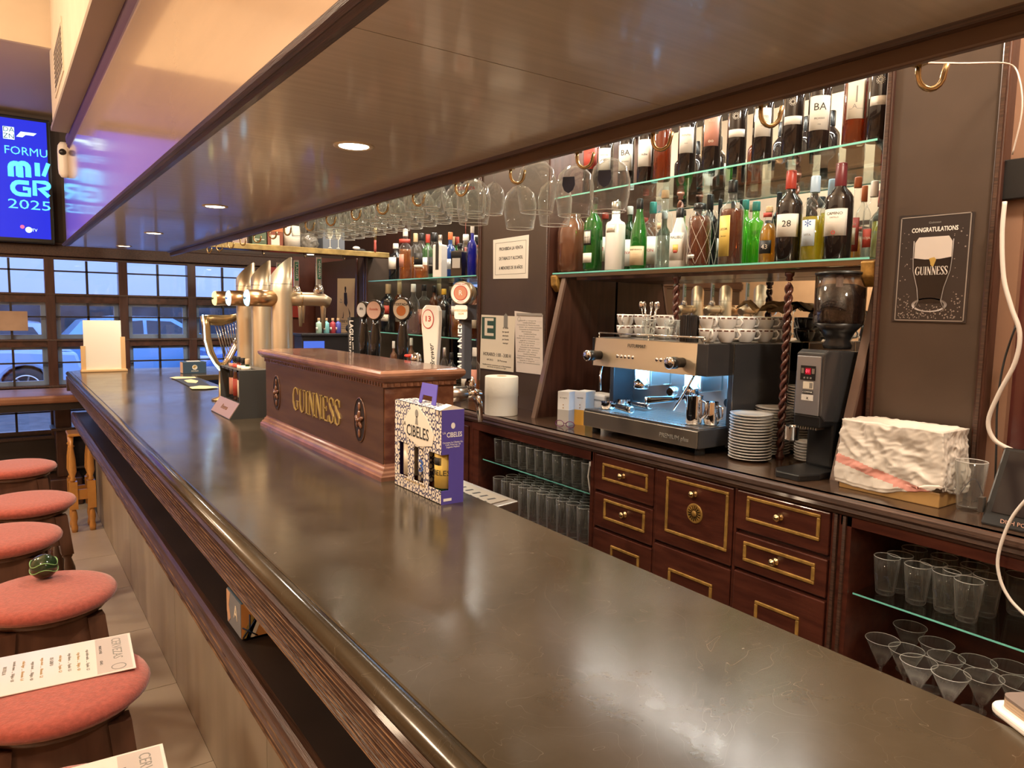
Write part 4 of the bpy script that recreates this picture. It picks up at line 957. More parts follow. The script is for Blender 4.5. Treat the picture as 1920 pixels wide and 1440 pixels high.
roundtap(2.425, 'black bottle shaped tap handle with oval silver and amber badge', mat('silver badge', (.62, .60, .52), .35, metal=.5), mat('amber beer print', (.45, .14, .03), .5), 'TOSTADA', INK, .038, .268)
roundtap(2.665, 'black tap handle with round pale pink badge', mat('pale pink badge', (.72, .50, .42), .5), None, 'Rosada', mat('rose ink', (.55, .20, .15), .5), .036, .262)
roundtap(2.775, 'smaller black tap handle with grey IPA badge', mat('grey badge', (.5, .5, .48), .4), None, 'IPA', INK, .030, .262, .35)
t = tap(2.87, 'square black tap handle with white vertical LAGUNITAS lettering')
MB().prism(rounded(.040, .036, .004), .185, 'z', .045, Matrix.Translation((.085, 0, 0)) @ Matrix.Rotation(-.06, 4, 'X')).build('handle', BLACKM, t)
text('LAGUNITAS', facing((.066, -.006, .14)), .026, WINK, t, 'handle_lettering', .0006, .155, .0006, rot=-PI/2)

# ---- brass columns with lit lenses
def column(px, label, lens, lt, front):
    y = yx(px, 1.055, 1.30)
    t = thing('beer_column', label, 'beer column', (1.055, y, 1.1), 0, 'brass beer columns')
    n = 28; r = .047; q = MB(); vs = []; fs = []
    for z in (0, .56):
        for i in range(n):
            a = 2*PI*i/n; vs.append((r*math.cos(a), r*math.sin(a), z))
    for i in range(n):
        a = 2*PI*i/n; c, s_ = math.cos(a), math.sin(a); vs.append((r*c, r*s_, .675+.047*(.8*c-.6*s_)*1.0))
    for j in (0, 1):
        for i in range(n): fs.append((j*n+i, j*n+(i+1) % n, (j+1)*n+(i+1) % n, (j+1)*n+i))
    fs.append(tuple(2*n+i for i in range(n))); q.add(vs, fs, True); q.sm[-1] = False; q.build('column', BRUSH, t)
    MB().lathe([(r+.0006, .600), (r+.0006, .6015)], n, cap0=False, cap1=False).build('seam', BLACKM, t)
    MB().lathe([(.060, 0), (.060, .006), (.052, .012), (.049, .016)], n).build('base_flange', BRUSH, t)
    q = MB().tube([(-.03, 0, .535), (-.150, 0, .535)], .037, 24); q.build('lens_barrel', mat('copper brass', (.62, .40, .22), .28, metal=1), t)
    Ml = frame('-x', (-.151, 0, .535))
    MB().lathe([(.036, 0), (.036, .004), (.030, .010), (.001, .013)], 26, Ml, cap1=False).build('lens', lens, t)
    text(lt, Ml @ Matrix.Translation((0, 0, .012)), .016, INK if front != 'b' else BINK, t, 'lens_lettering', .002)
    MB().tube([(.03, 0, .535), (.08, 0, .535), (.19, 0, .535), (.222, 0, .52)], [.030, .031, .031, .026], 22).build('tap_barrel', BRUSH, t)
    MB().lathe([(.0335, 0), (.0335, .004)], 22, Matrix.Translation((.085, 0, .535)) @ Matrix.Rotation(PI/2, 4, 'Y')).build('barrel_ring', BRASS, t)
    MB().lathe([(.008, -.115), (.013, -.02), (.015, .0)], 16, Matrix.Translation((.195, 0, .515))).build('spout', BRUSH, t)
    MB().lathe([(.004, -.085), (.009, -.01), (.010, 0)], 12, Matrix.Translation((.10, 0, .51))).build('small_spout', BRUSH, t)
    MB().lathe([(.012, 0), (.022, .008), (.024, .02), (.018, .04), (.008, .05)], 16, Matrix.Translation((.17, -.012, .555))).build('tap_collar', CHROME, t)
    MB().prism(rounded(.026, .016, .005), .13, 'z', 0, Matrix.Translation((.17, -.012, .60))).build('handle', mat('silver handle', (.55, .58, .56), .2, metal=.7), t)
    MB().box(-.009, .009, -.0095, -.0085, .03, .12, Matrix.Translation((.17, -.012, .60))).build('handle_strip', mat('green handle strip', (.02, .16, .10), .3), t)
    text('HEINEKEN' if front == 'h' else 'LAGER', frame('-y', (.17, -.0224, .675)), .015, WINK, t, 'handle_lettering', .0004, .075, rot=-PI/2)
    return t
column(463, 'farthest brass beer column with yellow and black lit lens', emis('yellow lens', (.85, .75, .25), 1.6), 'Aguila', 'a')
column(492, 'middle brass beer column with pale blue lit lens', emis('pale lens', (.55, .80, .95), 1.7), 'Cruz', 'b')
column(530, 'nearest brass beer column with bright cyan lit lens', emis('cyan lens', (.35, .75, 1.0), 2.0), 'Lager', 'h')

# ---- harp font
hp_ = thing('harp_font', 'golden harp shaped beer font with lit edge and strings', 'beer font', (.95, 4.0, 1.1))
def hpt(px, py, dy=0): p = at(px, py, Y=4.0); return (p.x-.95, dy, p.z-1.1)
HB = mat('antique gold casting', (.50, .38, .20), .3, metal=.9)
MB().tube([hpt(382, 597), hpt(398, 600), hpt(415, 601), hpt(432, 598), hpt(450, 592)], [.016, .024, .025, .020, .014], 12, flat=1.3).build('neck', HB, hp_)
MB().tube([hpt(383, 592), hpt(386, 610), hpt(388, 635), hpt(394, 660), hpt(405, 680), hpt(416, 692)], [.018, .017, .017, .016, .013, .009], 12, flat=1.3).build('pillar', HB, hp_)
MB().tube([hpt(450, 626), hpt(440, 650), hpt(428, 673), hpt(416, 692)], [.010, .013, .013, .010], 12, flat=1.6).build('soundbox', CHROME, hp_)
MB().tube([hpt(379, 590, -.012), hpt(382, 612, -.012), hpt(383, 638, -.012), hpt(390, 664, -.012), hpt(401, 682, -.012), hpt(411, 694, -.012)], .0035, 8).build('light_strip', emis('cool white strip', (.45, .75, 1.0), 5), hp_)
for k in range(9):
    a = (402+k*5.5, 606-k*.6); b = (423+k*3.0, 678-k*5.5)
    MB().tube([hpt(*a), hpt(*b)], .0022, 6).build('string', CHROME, hp_)
MB().lathe([(.055, 0), (.055, .008), (.020, .02), (.016, .15), (.014, .20)], 20, Matrix.Translation((hpt(416, 690)[0], 0, 0))).build('stand', HB, hp_)

# ---- small bottle display
bd = thing('bottle_display', 'black bottle display stand with sloping copper plate', 'display stand', (.855, 3.33, 1.1), 0)
GREY = mat('dark grey laminate', (.055, .055, .052), .45)
# runs along +Y, open towards -X
MB().box(.0, .13, -.05, -.04, 0, .215).build('side_panel', GREY, bd); MB().box(.0, .13, .28, .29, 0, .215).build('side_panel', GREY, bd)
MB().box(.12, .13, -.04, .28, 0, .215).build('back_panel', GREY, bd); MB().box(.0, .13, -.04, .28, 0, .06).build('base_block', GREY, bd)
q = MB()
for y0, y1 in ((-.04, -.01), (.05, .065), (.12, .135), (.19, .205), (.26, .28)): q.box(.0, .12, y0, y1, .206, .215)
q.box(0, .025, -.04, .28, .206, .2152).box(.085, .12, -.04, .28, .206, .2152); q.build('top_plate', GREY, bd)
MB().prism([(-.045, 0), (0, 0), (0, .068)], .34, 'y', -.05).build('slope_base', GREY, bd)
cop = mat('copper plate', (.62, .38, .24), .3, metal=.6)
MB().prism([(-.0455, .004), (-.0435, .002), (.001, .067), (-.001, .069)], .33, 'y', -.045).build('copper_plate', cop, bd)
Ms = frame(((0, -1, 0), (.55, 0, .835), (-.835, 0, .55)), (-.0245, .12, .0365))
text('Reserva', Ms, .032, mat('engraved brown', (.25, .13, .08), .5), bd, 'engraving', .0006, shear=.35)
for k, (yy, cm, lb, g) in enumerate(((.235, 'k', 'p', VBLK), (.165, 'k', 'r', VBRN), (.09, 'k', 'c', VBLK), (.02, 'c', 'c', VDG))):
    bottle(.855+.055, 3.33+yy, 1.161, .20, .026, 'spirit', g, ['small miniature with pink label at the far end of the display stand', 'small miniature with red label second in the display stand', 'small dark miniature with cream label third in the display stand', 'small miniature with cream label at the near end of the display stand'][k], cm, .12, None, .5, [(lb, .1, .5, 1.0), (lb, .74, .84, 1.5)], group='miniatures in the display stand')

# ---- menu holder, napkin dispenser, mat
mh = thing('menu_holder', 'wooden menu holder with a blank cream card at the far bar end', 'menu holder', (.62, 6.05, 1.1))
MB().box(-.15, .15, -.035, .035, 0, .018).build('base', mat('pale ash wood', (.66, .42, .20), .45), mh, bev=.004)
MB().box(-.125, .118, -.004, .004, .018, .375).build('card', CREAM, mh)
MB().box(-.145, -.115, -.010, .010, .018, .19).build('upright', MATS['pale ash wood'], mh); MB().box(.112, .142, -.010, .010, .018, .255).build('upright', MATS['pale ash wood'], mh)
def napbox(loc, label, front='eagle', rz=0, wx=.16, wy=.10, h=.085):
    n_ = thing('napkin_dispenser', label, 'napkin box', loc, rz)
    NB = mat('navy napkin box', (.035, .07, .11), .5)
    MB().box(-wx/2, wx/2, -wy/2, wy/2, 0, h).build('box', NB, n_, bev=.002)
    MB().box(-wx*.28, wx*.28, -wy*.22, wy*.22, h, h+.004).build('napkins', PAPER, n_)
    return n_
nb = napbox((1.16, 5.70, 1.1), 'navy napkin box with golden bird emblem on the far bar')
MB().box(-.0815, -.080, -.045, .045, .004, .081).build('side_print', mat('peach print', (.62, .38, .24), .6), nb)
MB().prism(circ(.018, 20), .0012, 'y', -.0512, Matrix.Translation((.0, 0, .045))).build('emblem', CREAM, nb)
MB().prism([(-.016, .0), (-.004, .014), (.008, .012), (.014, .004), (.006, .004), (.0, -.008), (-.008, -.004)], .0008, 'y', -.0522, Matrix.Translation((.0, 0, .045))).build('bird_print', GINK, nb)
text('AGUILA', frame('-y', (0, -.0505, .018)), .014, CREAM, nb, 'lettering', .0006)
nb2 = napbox((.499, 1.805, .796), 'navy and orange napkin box in the recess under the bar top', rz=0, wx=.104, wy=.13, h=.09)
OR = mat('orange print', (.55, .24, .07), .6)
MB().box(-.052, .052, -.0663, -.065, .002, .088).build('front_print', OR, nb2)
for a, b, c, d, m_ in ((-.062, .002, -.015, .088, GINK), (-.052, .002, -.005, .088, mat('cream print', (.7, .62, .5), .6)),):
    MB().prism([(a+.01, b), (a+.03, b), (c+.02, d), (c, d)], .0006, 'y', -.0669).build('stripe_print', m_, nb2)
for pts in ([(-.05, .004), (-.015, .05)], [(-.05, .03), (-.015, .004)], [(-.033, .004), (-.033, .06)]):
    MB().tube([(x, -.0668, z) for x, z in pts], .0018, 4).build('line_print', mat('navy print', (.02, .04, .10), .6), nb2)
text('AGUILA', frame('-y', (.025, -.0668, .03)), .018, CREAM, nb2, 'lettering', .0006)
MB().box(-.0531, -.0521, -.064, .064, .002, .088).build('side_print', mat('slate print', (.20, .22, .26), .6), nb2)
MB().prism([(.064, .03), (.064, .086), (.03, .086), (.045, .05), (.03, .02), (.05, .004)], .0008, 'x', -.0539).build('side_emblem', mat('peach print', (.62, .38, .24), .6), nb2)
text('A', frame('-x', (-.0537, -.02, .05)), .05, CREAM, nb2, 'side_lettering', .0005)
bm_ = thing('bar_mat', 'flat black bar mat with yellow printed shapes near the harp font', 'bar mat', (1.0, 5.0, 1.1))
mp_ = [at(*p, Z=1.105) for p in ((322, 708), (364, 706), (400, 726), (360, 727))]
MB().prism([(p.x-1.0, p.y-5.0) for p in mp_], .006, 'z', 0).build('mat', BLACKM, bm_)
MY = mat('pale yellow print', (.72, .62, .32), .5)
for pts in ([(318, 708), (330, 706), (365, 706.5), (368, 708.5), (345, 709.5), (328, 710)], [(345, 713), (358, 711), (372, 714), (368, 718), (352, 717)], [(355, 726), (375, 723), (405, 724.5), (410, 726.5), (385, 729), (360, 729)]):
    P_ = [at(*p, Z=1.107) for p in pts]; MB().prism([(p.x-1.0, p.y-5.0) for p in P_], .0015, 'z', .006).build('yellow_shape', MY, bm_)

# ---- six pack carton
ct = thing('beer_carton', 'white and violet patterned beer carton lettered LA CIBELES', 'carton', (.907, 1.583, 1.1))
W_, D_, H_ = .265, .066, .245     # along +Y, along +X, up
def tilepat():
    m, nt, N, L, P = nodes('tile pattern card'); tc = N.new('ShaderNodeTexCoord'); mp2 = N.new('ShaderNodeMapping'); mp2.inputs['Scale'].default_value = (1, 1, 1); L.new(tc.outputs['Object'], mp2.inputs[0])
    v = N.new('ShaderNodeTexVoronoi'); v.inputs['Scale'].default_value = 55; v.inputs['Randomness'].default_value = .35; L.new(mp2.outputs[0], v.inputs['Vector'])
    s = N.new('ShaderNodeMath'); s.operation = 'SINE'; mu = N.new('ShaderNodeMath'); mu.operation = 'MULTIPLY'; mu.inputs[1].default_value = 14; L.new(v.outputs['Distance'], mu.inputs[0]); L.new(mu.outputs[0], s.inputs[0])
    g = N.new('ShaderNodeMath'); g.operation = 'GREATER_THAN'; g.inputs[1].default_value = .35; L.new(s.outputs[0], g.inputs[0])
    mx = N.new('ShaderNodeMixRGB'); mx.inputs[1].default_value = (.80, .74, .64, 1); mx.inputs[2].default_value = (.05, .05, .12, 1); L.new(g.outputs[0], mx.inputs[0])
    L.new(mx.outputs[0], P.inputs['Base Color']); P.inputs['Roughness'].default_value = .5; return m
TP = tilepat(); VI = mat('violet card', (.085, .065, .34), .4); CC = mat('cream carton card', (.80, .74, .63), .5)
t1 = .0015
wins = [(.012, .075, .035, .125), (.10, .155, .038, .130), (.19, .245, .045, .140)]    # y from the near corner, z
ycuts = [0, .012, .070, .100, .155, .190, .240, W_]
MB().box(0, t1, 0, W_, .130, H_).build('front_upper', TP, ct)
MB().box(0, t1, 0, W_, 0, .036).build('front_lower', TP, ct)
for a, b in ((.066, .095), (.150, .185), (.238, W_)): MB().box(0, t1, a, b, .036, .130).build('front_column', TP, ct)
MB().box(D_-t1, D_, 0, W_, 0, H_).build('back', TP, ct); MB().box(t1, D_-t1, W_-t1, W_, 0, H_).build('far_side', VI, ct)
MB().box(0.0, D_, 0, W_, 0, .002).build('bottom', CC, ct); MB().box(0, D_, 0, W_, H_-t1, H_).build('top', TP, ct)
MB().box(.0, D_, -.001, t1, .130, H_).box(.022, D_, -.001, t1, .036, .130).box(0, D_, -.001, t1, 0, .036).build('violet_side', VI, ct)
MB().prism([(-.005, H_), (D_*.45, H_+.012), (D_, H_+.001), (D_, H_)], .03, 'y', .0).build('top_flap', CC, ct)
dia = frame('-x', (-.0003, W_*.50, .185))
MB().prism([(-.085, .0), (-.060, -.035), (.010, -.052), (.085, -.040), (.095, -.01), (.055, .03), (.01, .056), (-.02, .056), (-.055, .03)], .0008, 'z', 0, dia).build('blank_panel', CC, ct)
text('CIBELES', dia @ Matrix.Translation((.004, -.016, .001)), .044, INK, ct, 'front_lettering', .0004, .125, .0003); text('LA', dia @ Matrix.Translation((-.073, .0, .001)), .016, INK, ct, 'front_lettering', .0004)
q = MB(); q.prism(circ(.009, 14, 0, .036, .011), .0006, 'z', .0008, dia); q.prism([(-.008, .006), (.008, .006), (.005, .022), (.004, .028), (-.004, .028), (-.005, .022)], .0006, 'z', .0008, dia); q.build('crowned_head_print', GREYINK, ct)
sd = frame('-y', (D_/2, -.0012, 0))
text('CIBELES', sd @ Matrix.Translation((.004, .180, 0)), .018, WINK, ct, 'side_lettering', .0004, .045, .0002); text('LA', sd @ Matrix.Translation((-.026, .186, 0)), .008, WINK, ct, 'side_lettering', .0004)
MB().prism(circ(.006, 14, 0, .204, .008), .0006, 'z', 0, sd).build('side_head_print', WINK, ct)
text('Cervezas La Cibeles S.L.\nCalle Petirrojo 18\nLeganés Madrid', sd @ Matrix.Translation((0, .155, 0)), .0062, WINK, ct, 'side_lettering', .0002)
MB().prism(rect(.024, .007, -.015, .012), .0005, 'z', 0, sd).build('side_mark', WINK, ct)
text('cervezas artesanas de Madrid', frame('-x', (-.0004, W_*.55, .030)), .010, mat('tan ink', (.55, .40, .20), .5), ct, 'front_lettering', .0003)
# handle
hm = [(-.042, 0), (-.046, .055), (.038, .055), (.052, 0), (.030, 0), (.026, .022), (-.026, .022), (-.026, 0)]
MB().prism(hm, .0025, 'z', 0, frame(((0, -1, 0), (.25, 0, .97), (-.97, 0, .25)), (.03, .135, H_))).build('handle', VI, ct)
for k, (yy, lm, lab, s_) in enumerate(((.038, GINK, 'gold labelled beer bottle at the near end of the carton', 'CIBELES'), (.128, TP, 'pattern labelled beer bottle in the middle of the carton', '3'), (.215, CREAM, 'white labelled beer bottle at the far end of the carton', ''))):
    b = bottle(.907+.034, 1.583+yy, 1.1025, .225, .028, 'spirit', VBRN if k else VDG, lab, 'k', .1, None, .5, (), rz=.15, group='beer bottles in the carton')
    o = patch(.028, -1.6, 1.6, .035, .125).build('label', [LABM['y'], TP, CREAM][k], b)
    if s_: wrap_text(s_, .028, .075, .02 if k == 0 else .05, INK if k == 0 else BINK, o, .1)
    if k == 0: patch(.028, -.5, .5, .095, .115).build('label_head', INK, b)

# ---- drip tray
dt = thing('drip_tray', 'stainless slotted drip tray behind the carton', 'drip tray', (1.02, 1.68, 1.0))
MB().prism([(.018, 0), (.236, .045), (.236, .90), (.125, .90), (.125, .50), (.018, .50)], .03, 'z', 0).build('tray', STEEL, dt, bev=.003)
MB().prism([(.034, .035), (.215, .070), (.215, .48), (.034, .48)], .002, 'z', .0305).build('grid_plate', STEELB, dt)
for i in range(9):
    for j in range(4):
        y = .085+.042*i; x = .048+j*.042
        MB().box(x-.014, x+.014, y-.005+(j % 2)*.014, y+.005+(j % 2)*.014, .0326, .0331).build('slot', BLACKM, dt)
MB().box(.02, .22, .10, .50, -1.0, 0).build('support', BLACKM, dt)

# ---- pad tray at the right edge of the bar
pt = thing('pad_tray', 'white rimmed tray holding a small stack of brown pads', 'tray', (1.02, .30, 1.1), math.radians(-32))
MB().prism(rounded(.16, .16, .02), .010, 'z', 0, Matrix.Translation((.045, -.02, 0))).build('tray', WHITE, pt, bev=.003)
for k in range(4): MB().prism(rounded(.14, .14, .012), .0035, 'z', .010+k*.0038, Matrix.Translation((.047, -.02, 0))).build('pad', mat('tan pad', (.42, .30, .20), .7) if k < 3 else mat('brown pad', (.16, .12, .10), .6), pt)

# ================================================================== STOOLS
def stool(x, y, rz, label):
    t = thing('bar_stool', label, 'stool', (x, y, 0), rz, 'red cushioned bar stools')
    cp = [(.0, .742), (.140, .742), (.168, .746), (.180, .757), (.182, .766), (.176, .777), (.155, .785), (.10, .789), (0.0005, .790)]
    MB().lathe(cp, 40, cap0=False, cap1=False).build('cushion', CUSH, t)
    MB().lathe([(.0005, .722), (.135, .722), (.150, .727), (.150, .742), (.0005, .742)], 32, cap0=False, cap1=False).build('seat_board', STOOLW, t)
    tp, bt_ = .105, .175
    for i in range(4):
        a = PI/4+i*PI/2; c, s = math.cos(a)*1.414, math.sin(a)*1.414
        P_ = lambda z: (c*(tp+(bt_-tp)*(1-z/.722)), s*(tp+(bt_-tp)*(1-z/.722)), z)
        q = MB()
        # square upper block, turned middle, square block, turned foot
        def sq(z0, z1, h0, h1):
            vs = [];
            for z, h in ((z0, h0), (z1, h1)):
                px_, py_, _ = P_(z); vs += [(px_-h, py_-h, z), (px_+h, py_-h, z), (px_+h, py_+h, z), (px_-h, py_+h, z)]
            q.add(vs, [(0, 3, 2, 1), (4, 5, 6, 7), (0, 1, 5, 4), (1, 2, 6, 5), (2, 3, 7, 6), (3, 0, 4, 7)])
        sq(.56, .722, .022, .022)
        zs = [(.56, .012), (.55, .020), (.54, .013), (.50, .021), (.44, .018), (.37, .012), (.36, .020), (.35, .013)]
        q.tube([P_(z) for z, _ in zs], [r for _, r in zs], 12)
        sq(.17, .35, .021, .021)
        zs = [(.17, .012), (.16, .019), (.15, .012), (.10, .020), (.04, .015), (0, .016)]
        q.tube([P_(z) for z, _ in zs], [r for _, r in zs], 12)
        q.build('leg', STOOLW, t)
    for i in range(4):
        R_ = Matrix.Rotation(i*PI/2, 4, 'Z')
        q = MB(); k0 = tp+(bt_-tp)*(1-.60/.722); k1 = tp
        q.add([(-k0, k0-.012, .60), (k0, k0-.012, .60), (k1, k1-.012, .722), (-k1, k1-.012, .722), (-k0, k0+.012, .60), (k0, k0+.012, .60), (k1, k1+.012, .722), (-k1, k1+.012, .722)],
              [(0, 1, 2, 3), (4, 7, 6, 5), (0, 4, 5, 1), (3, 2, 6, 7), (0, 3, 7, 4), (1, 5, 6, 2)], False, R_); q.build('apron', STOOLW, t)
        z = .27 if i % 2 else .23; k = tp+(bt_-tp)*(1-z/.722)
        MB().box(-k, k, k-.011, k+.011, z-.018, z+.018, R_).build('stretcher', STOOLW, t)
    return t
ST = [(.035, 4.36, .05, 'farthest red bar stool, nearest to the window counter'), (.06, 3.56, .1, 'second red bar stool from the window, beside the pine frame'), (-.022, 3.05, -.05, 'third red bar stool from the window, set back from the bar'),
      (.075, 2.39, .08, 'red bar stool with a dark green ball lying on its seat'), (.068, 1.775, .0, 'red bar stool carrying the fully visible beer menu'), (.03, 1.27, .1, 'nearest red bar stool at the bottom edge under a beer menu')]
s0 = None
for x, y, rz, l in ST:
    if s0 is None: s0 = stool(x, y, rz, l)
    else: copy_tree(s0, (x, y, 0), rz, l)
bl = MB().sphere((0, 0, 0), .036, 14).build('green_ball', mat('dark green glass ball', (.02, .045, .02), .12, coat=.6), loc=(.078, 2.475, .790+.036)); tag(bl, 'small dark green shiny ball resting on a red stool seat', 'ball')
q = MB()
for z, a in ((.012, .3), (-.008, .1)):
    q.tube([(.0365*math.cos(t_)*math.cos(z/.036), .0365*math.sin(t_)*math.cos(z/.036), z+.006*math.sin(3*t_)) for t_ in [a+2*PI*k/40 for k in range(41)]], .0014, 5, caps=False)
q.build('green_streak', mat('light green streak', (.25, .55, .2), .3), bl)
def menu(c, ang, label, title='CERVEZAS'):
    t = thing('beer_menu', label, 'menu', (c[0], c[1], .7905), ang)
    L_, W2 = .40, .20
    MB().box(-L_/2, L_/2, -W2/2, W2/2, 0, .0025).build('laminated_card', mat('laminated card', (.82, .78, .72), .18, coat=.5), t, bev=.001)
    MB().box(L_/2-.075, L_/2-.006, -W2/2+.006, W2/2-.006, .0025, .0029).build('header_panel', mat('greige print', (.55, .48, .44), .3), t)
    M_ = frame(((0, -1, 0), (1, 0, 0), (0, 0, 1)), (0, 0, .003))
    text(title, M_ @ Matrix.Translation((-.025, L_/2-.033, 0)), .028, GREYINK, t, 'title', .0002, .115)
    MB().lathe([(.013, 0), (.015, 0), (.015, .0003), (.013, .0003)], 18, Matrix.Translation((L_/2-.033, -.075, .003)), cap0=False, cap1=False).build('crest_print', GREYINK, t)
    text('MARCA PAÍS                 GRAD.', M_ @ Matrix.Translation((0, L_/2-.066, 0)), .008, INK, t, 'column_heads', .0002)
    rnd = random.Random(int(c[0]*1000)); OK = mat('ochre ink', (.50, .34, .16), .6)
    for k in range(17):
        yy = L_/2-.092-k*.0175
        if k in (4, 9, 13): text(('DE GRIFO', 'BOTELLA', 'SIN ALCOHOL')[(4, 9, 13).index(k)], M_ @ Matrix.Translation((-.02, yy, 0)), .010, GREYINK, t, 'section_title', .0002); continue
        text(rnd.choice(['rubia lager', 'tostada suave', 'trigo blanca', 'roja doble malta', 'negra stout'])+'  ....  '+rnd.choice(['España', 'Irlanda', 'Alemania', 'Bélgica'])+'  '+rnd.choice(['4,8', '5,2', '5,5', '6,4']), M_ @ Matrix.Translation((rnd.uniform(-.01, .01), yy, 0)), .0085, OK if k % 2 else GREYINK, t, 'menu_line', .0002)
    return t
m0, m1, m2, m3 = at(243, 1187, Z=.793), at(256, 1250, Z=.793), at(0, 1232, Z=.793), at(0, 1307, Z=.793)
d = ((m0-m2)+(m1-m3)).normalized(); ang = math.atan2(d.y, d.x); e = (m0+m1)/2
mw = (m0-m1).length
menu(((e-d*.20).x, (e-d*.20).y), ang, 'laminated beer menu titled CERVEZAS lying across a red stool seat')
m0, m1 = at(305, 1393, Z=.793), at(308, 1440, Z=.793); d = Vector((math.cos(ang), math.sin(ang), 0)); n = Vector((d.y, -d.x, 0))
c = m0-d*.20+n*.10
menu((c.x, c.y), ang, 'laminated beer menu at the bottom edge on the nearest stool')

# pine turned-leg frame beside the bar front
pf = thing('pine_stool', 'honey coloured pine stool with turned legs tucked beside the bar', 'stool', (.43, 5.86, 0))
for i, (sx, sy) in enumerate(((-1, -1), (1, -1), (-1, 1), (1, 1))):
    q = MB(); bx, by = sx*.055, sy*.07; q.lathe([(.018, 0), (.022, .03), (.016, .06), (.022, .10), (.018, .14), (.010, .165)], 16, c=(bx, by, 0))
    q.box(bx-.026, bx+.026, by-.026, by+.026, .165, .36)
    q.lathe([(.012, .36), (.022, .37), (.012, .385), (.026, .43), (.022, .52), (.012, .60), (.020, .61), (.012, .62), (.016, .68)], 16, c=(bx, by, 0)); q.build('turned_leg', PINE, pf)
for sy in (-1, 1): MB().box(-.055, .055, sy*.07-.010, sy*.07+.010, .23, .30).build('rail', PINE, pf)
MB().box(-.075, .075, -.10, .10, .68, .70).build('seat', PINE, pf, bev=.006)

# ================================================================== THINGS ON THE BACK COUNTER
# ---- espresso machine (local x = depth, y = along the counter)
em = thing('espresso_machine', 'two group stainless espresso machine lit blue from inside', 'coffee machine', (2.20, 1.825, 1.045))
DG = mat('graphite enamel', (.045, .045, .048), .22, coat=.4)
for x, y in ((.05, .05), (.05, .66), (.48, .05), (.48, .66)): MB().lathe([(.020, 0), (.018, .03)], 14, c=(x, y, 0)).build('foot', BLACKM, em)
MB().box(0, .50, .015, .695, .03, .105).build('drip_base', DG, em, bev=.004)
MB().box(-.006, .0, .02, .69, .032, .100).build('front_panel', STEELB, em, bev=.002)
text('PREMIUM plus', frame('-x', (-.0065, .14, .060)), .026, GREYINK, em, 'model_lettering', .0005)
MB().box(.0, .36, .02, .69, .105, .110).build('drip_grate', STEEL, em)
for k in range(30): MB().box(.02, .34, .035+k*.0215, .041+k*.0215, .110, .1125).build('grate_bar', STEEL, em)
MB().box(.30, .31, .02, .69, .11, .315).build('back_splash', STEEL, em)
MB().box(.05, .54, .03, .68, .312, .438).build('upper_housing', DG, em, bev=.006)
MB().prism([(.030, .312), (.050, .312), (.050, .438), (.042, .438)], .60, 'y', .075).build('control_panel', mat('warm brushed panel', (.78, .64, .46), .3, metal=.8, bump=.02, bscale=60, stretch=(1, 1, 40)), em)
MB().box(.036, .06, .60+.075, .69, .312, .44).build('panel_end', BLACK, em, bev=.003); MB().box(.036, .17, .02, .075, .312, .44).build('panel_end', DG, em, bev=.004)
MB().box(.17, .54, .0, .028, .02, .44).build('side_panel', DG, em, bev=.004); MB().box(.17, .54, .682, .71, .02, .44).build('side_panel', DG, em, bev=.004)
for x in (.17, .54): MB().box(x-.002, x+.002, -.0015, .001, .02, .44).build('side_trim', STEEL, em)
MB().box(.06, .53, .04, .67, .438, .441).build('cup_tray', STEEL, em)
q = MB().tube([(.05, .05, .462), (.05, .66, .462)], .004, 8); q.build('cup_rail', CHROME, em)
for y in (.05, .35, .66): MB().tube([(.05, y, .44), (.05, y, .462)], .003, 8).build('rail_post', CHROME, em)
text('FUTURMAT', frame(((0, -1, 0), (.09, 0, .995), (-.995, 0, .09)), (.0345, .405, .412)), .021, INK, em, 'maker_lettering', .0006, .105)
for g in range(2):
    for k in range(5):
        MB().lathe([(.0085, 0), (.0085, .003), (.006, .006), (.001, .0065)], 16, frame('-x', (.037, (.52 if g == 0 else .285)-k*.024, .362)), cap1=False).build('button', CHROME, em)
for y in (.635, .145):
    MB().lathe([(.020, 0), (.020, .035), (.024, .038), (.024, .075)], 24, frame('-x', (.035, y, .360))).build('steam_knob', BLACK, em)
    MB().lathe([(.0245, 0), (.0245, .006), (.018, .009), (.001, .010)], 24, frame('-x', (-.040, y, .360)), cap1=False).build('knob_cap', CHROME, em)
for y in (.20, .49):
    MB().lathe([(.034, .215), (.036, .22), (.036, .25), (.030, .255), (.030, .315)], 24, c=(.16, y, 0)).build('group_head', CHROME, em)
    MB().box(.17, .30, y-.045, y+.045, .23, .312).build('group_body', STEEL, em, bev=.006)
def portafilter(t, M, nm='portafilter'):
    q = MB().lathe([(.030, -.02), (.033, -.005), (.034, .0), (.034, .012)], 22, M, cap1=False); q.build('filter_basket', CHROME, t)
    MB().prism([(.034, -.006), (.07, -.006), (.07, .006), (.034, .006)], .012, 'z', -.006, M).build('neck', CHROME, t)
    q = MB(); pr_ = [(.010, .065), (.013, .08), (.014, .12), (.0155, .165), (.0155, .185)]
    q.lathe(pr_, 16, M @ Matrix.Rotation(PI/2, 4, 'Y')); q.build('handle', BW, t)
    MB().lathe([(.0157, .184), (.0157, .190), (.010, .192)], 16, M @ Matrix.Rotation(PI/2, 4, 'Y')).build('handle_cap', CHROME, t)
portafilter(em, Matrix.Translation((.16, .20, .205)) @ Matrix.Rotation(PI-.75, 4, 'Z') @ Matrix.Rotation(.10, 4, 'Y'))
MB().tube([(.06, .10, .315), (.045, .11, .28), (.03, .145, .21), (.02, .17, .165)], .0045, 8).build('steam_wand', CHROME, em)
MB().tube([(.06, .645, .315), (.045, .64, .27), (.03, .62, .20)], .0045, 8).build('steam_wand', CHROME, em)
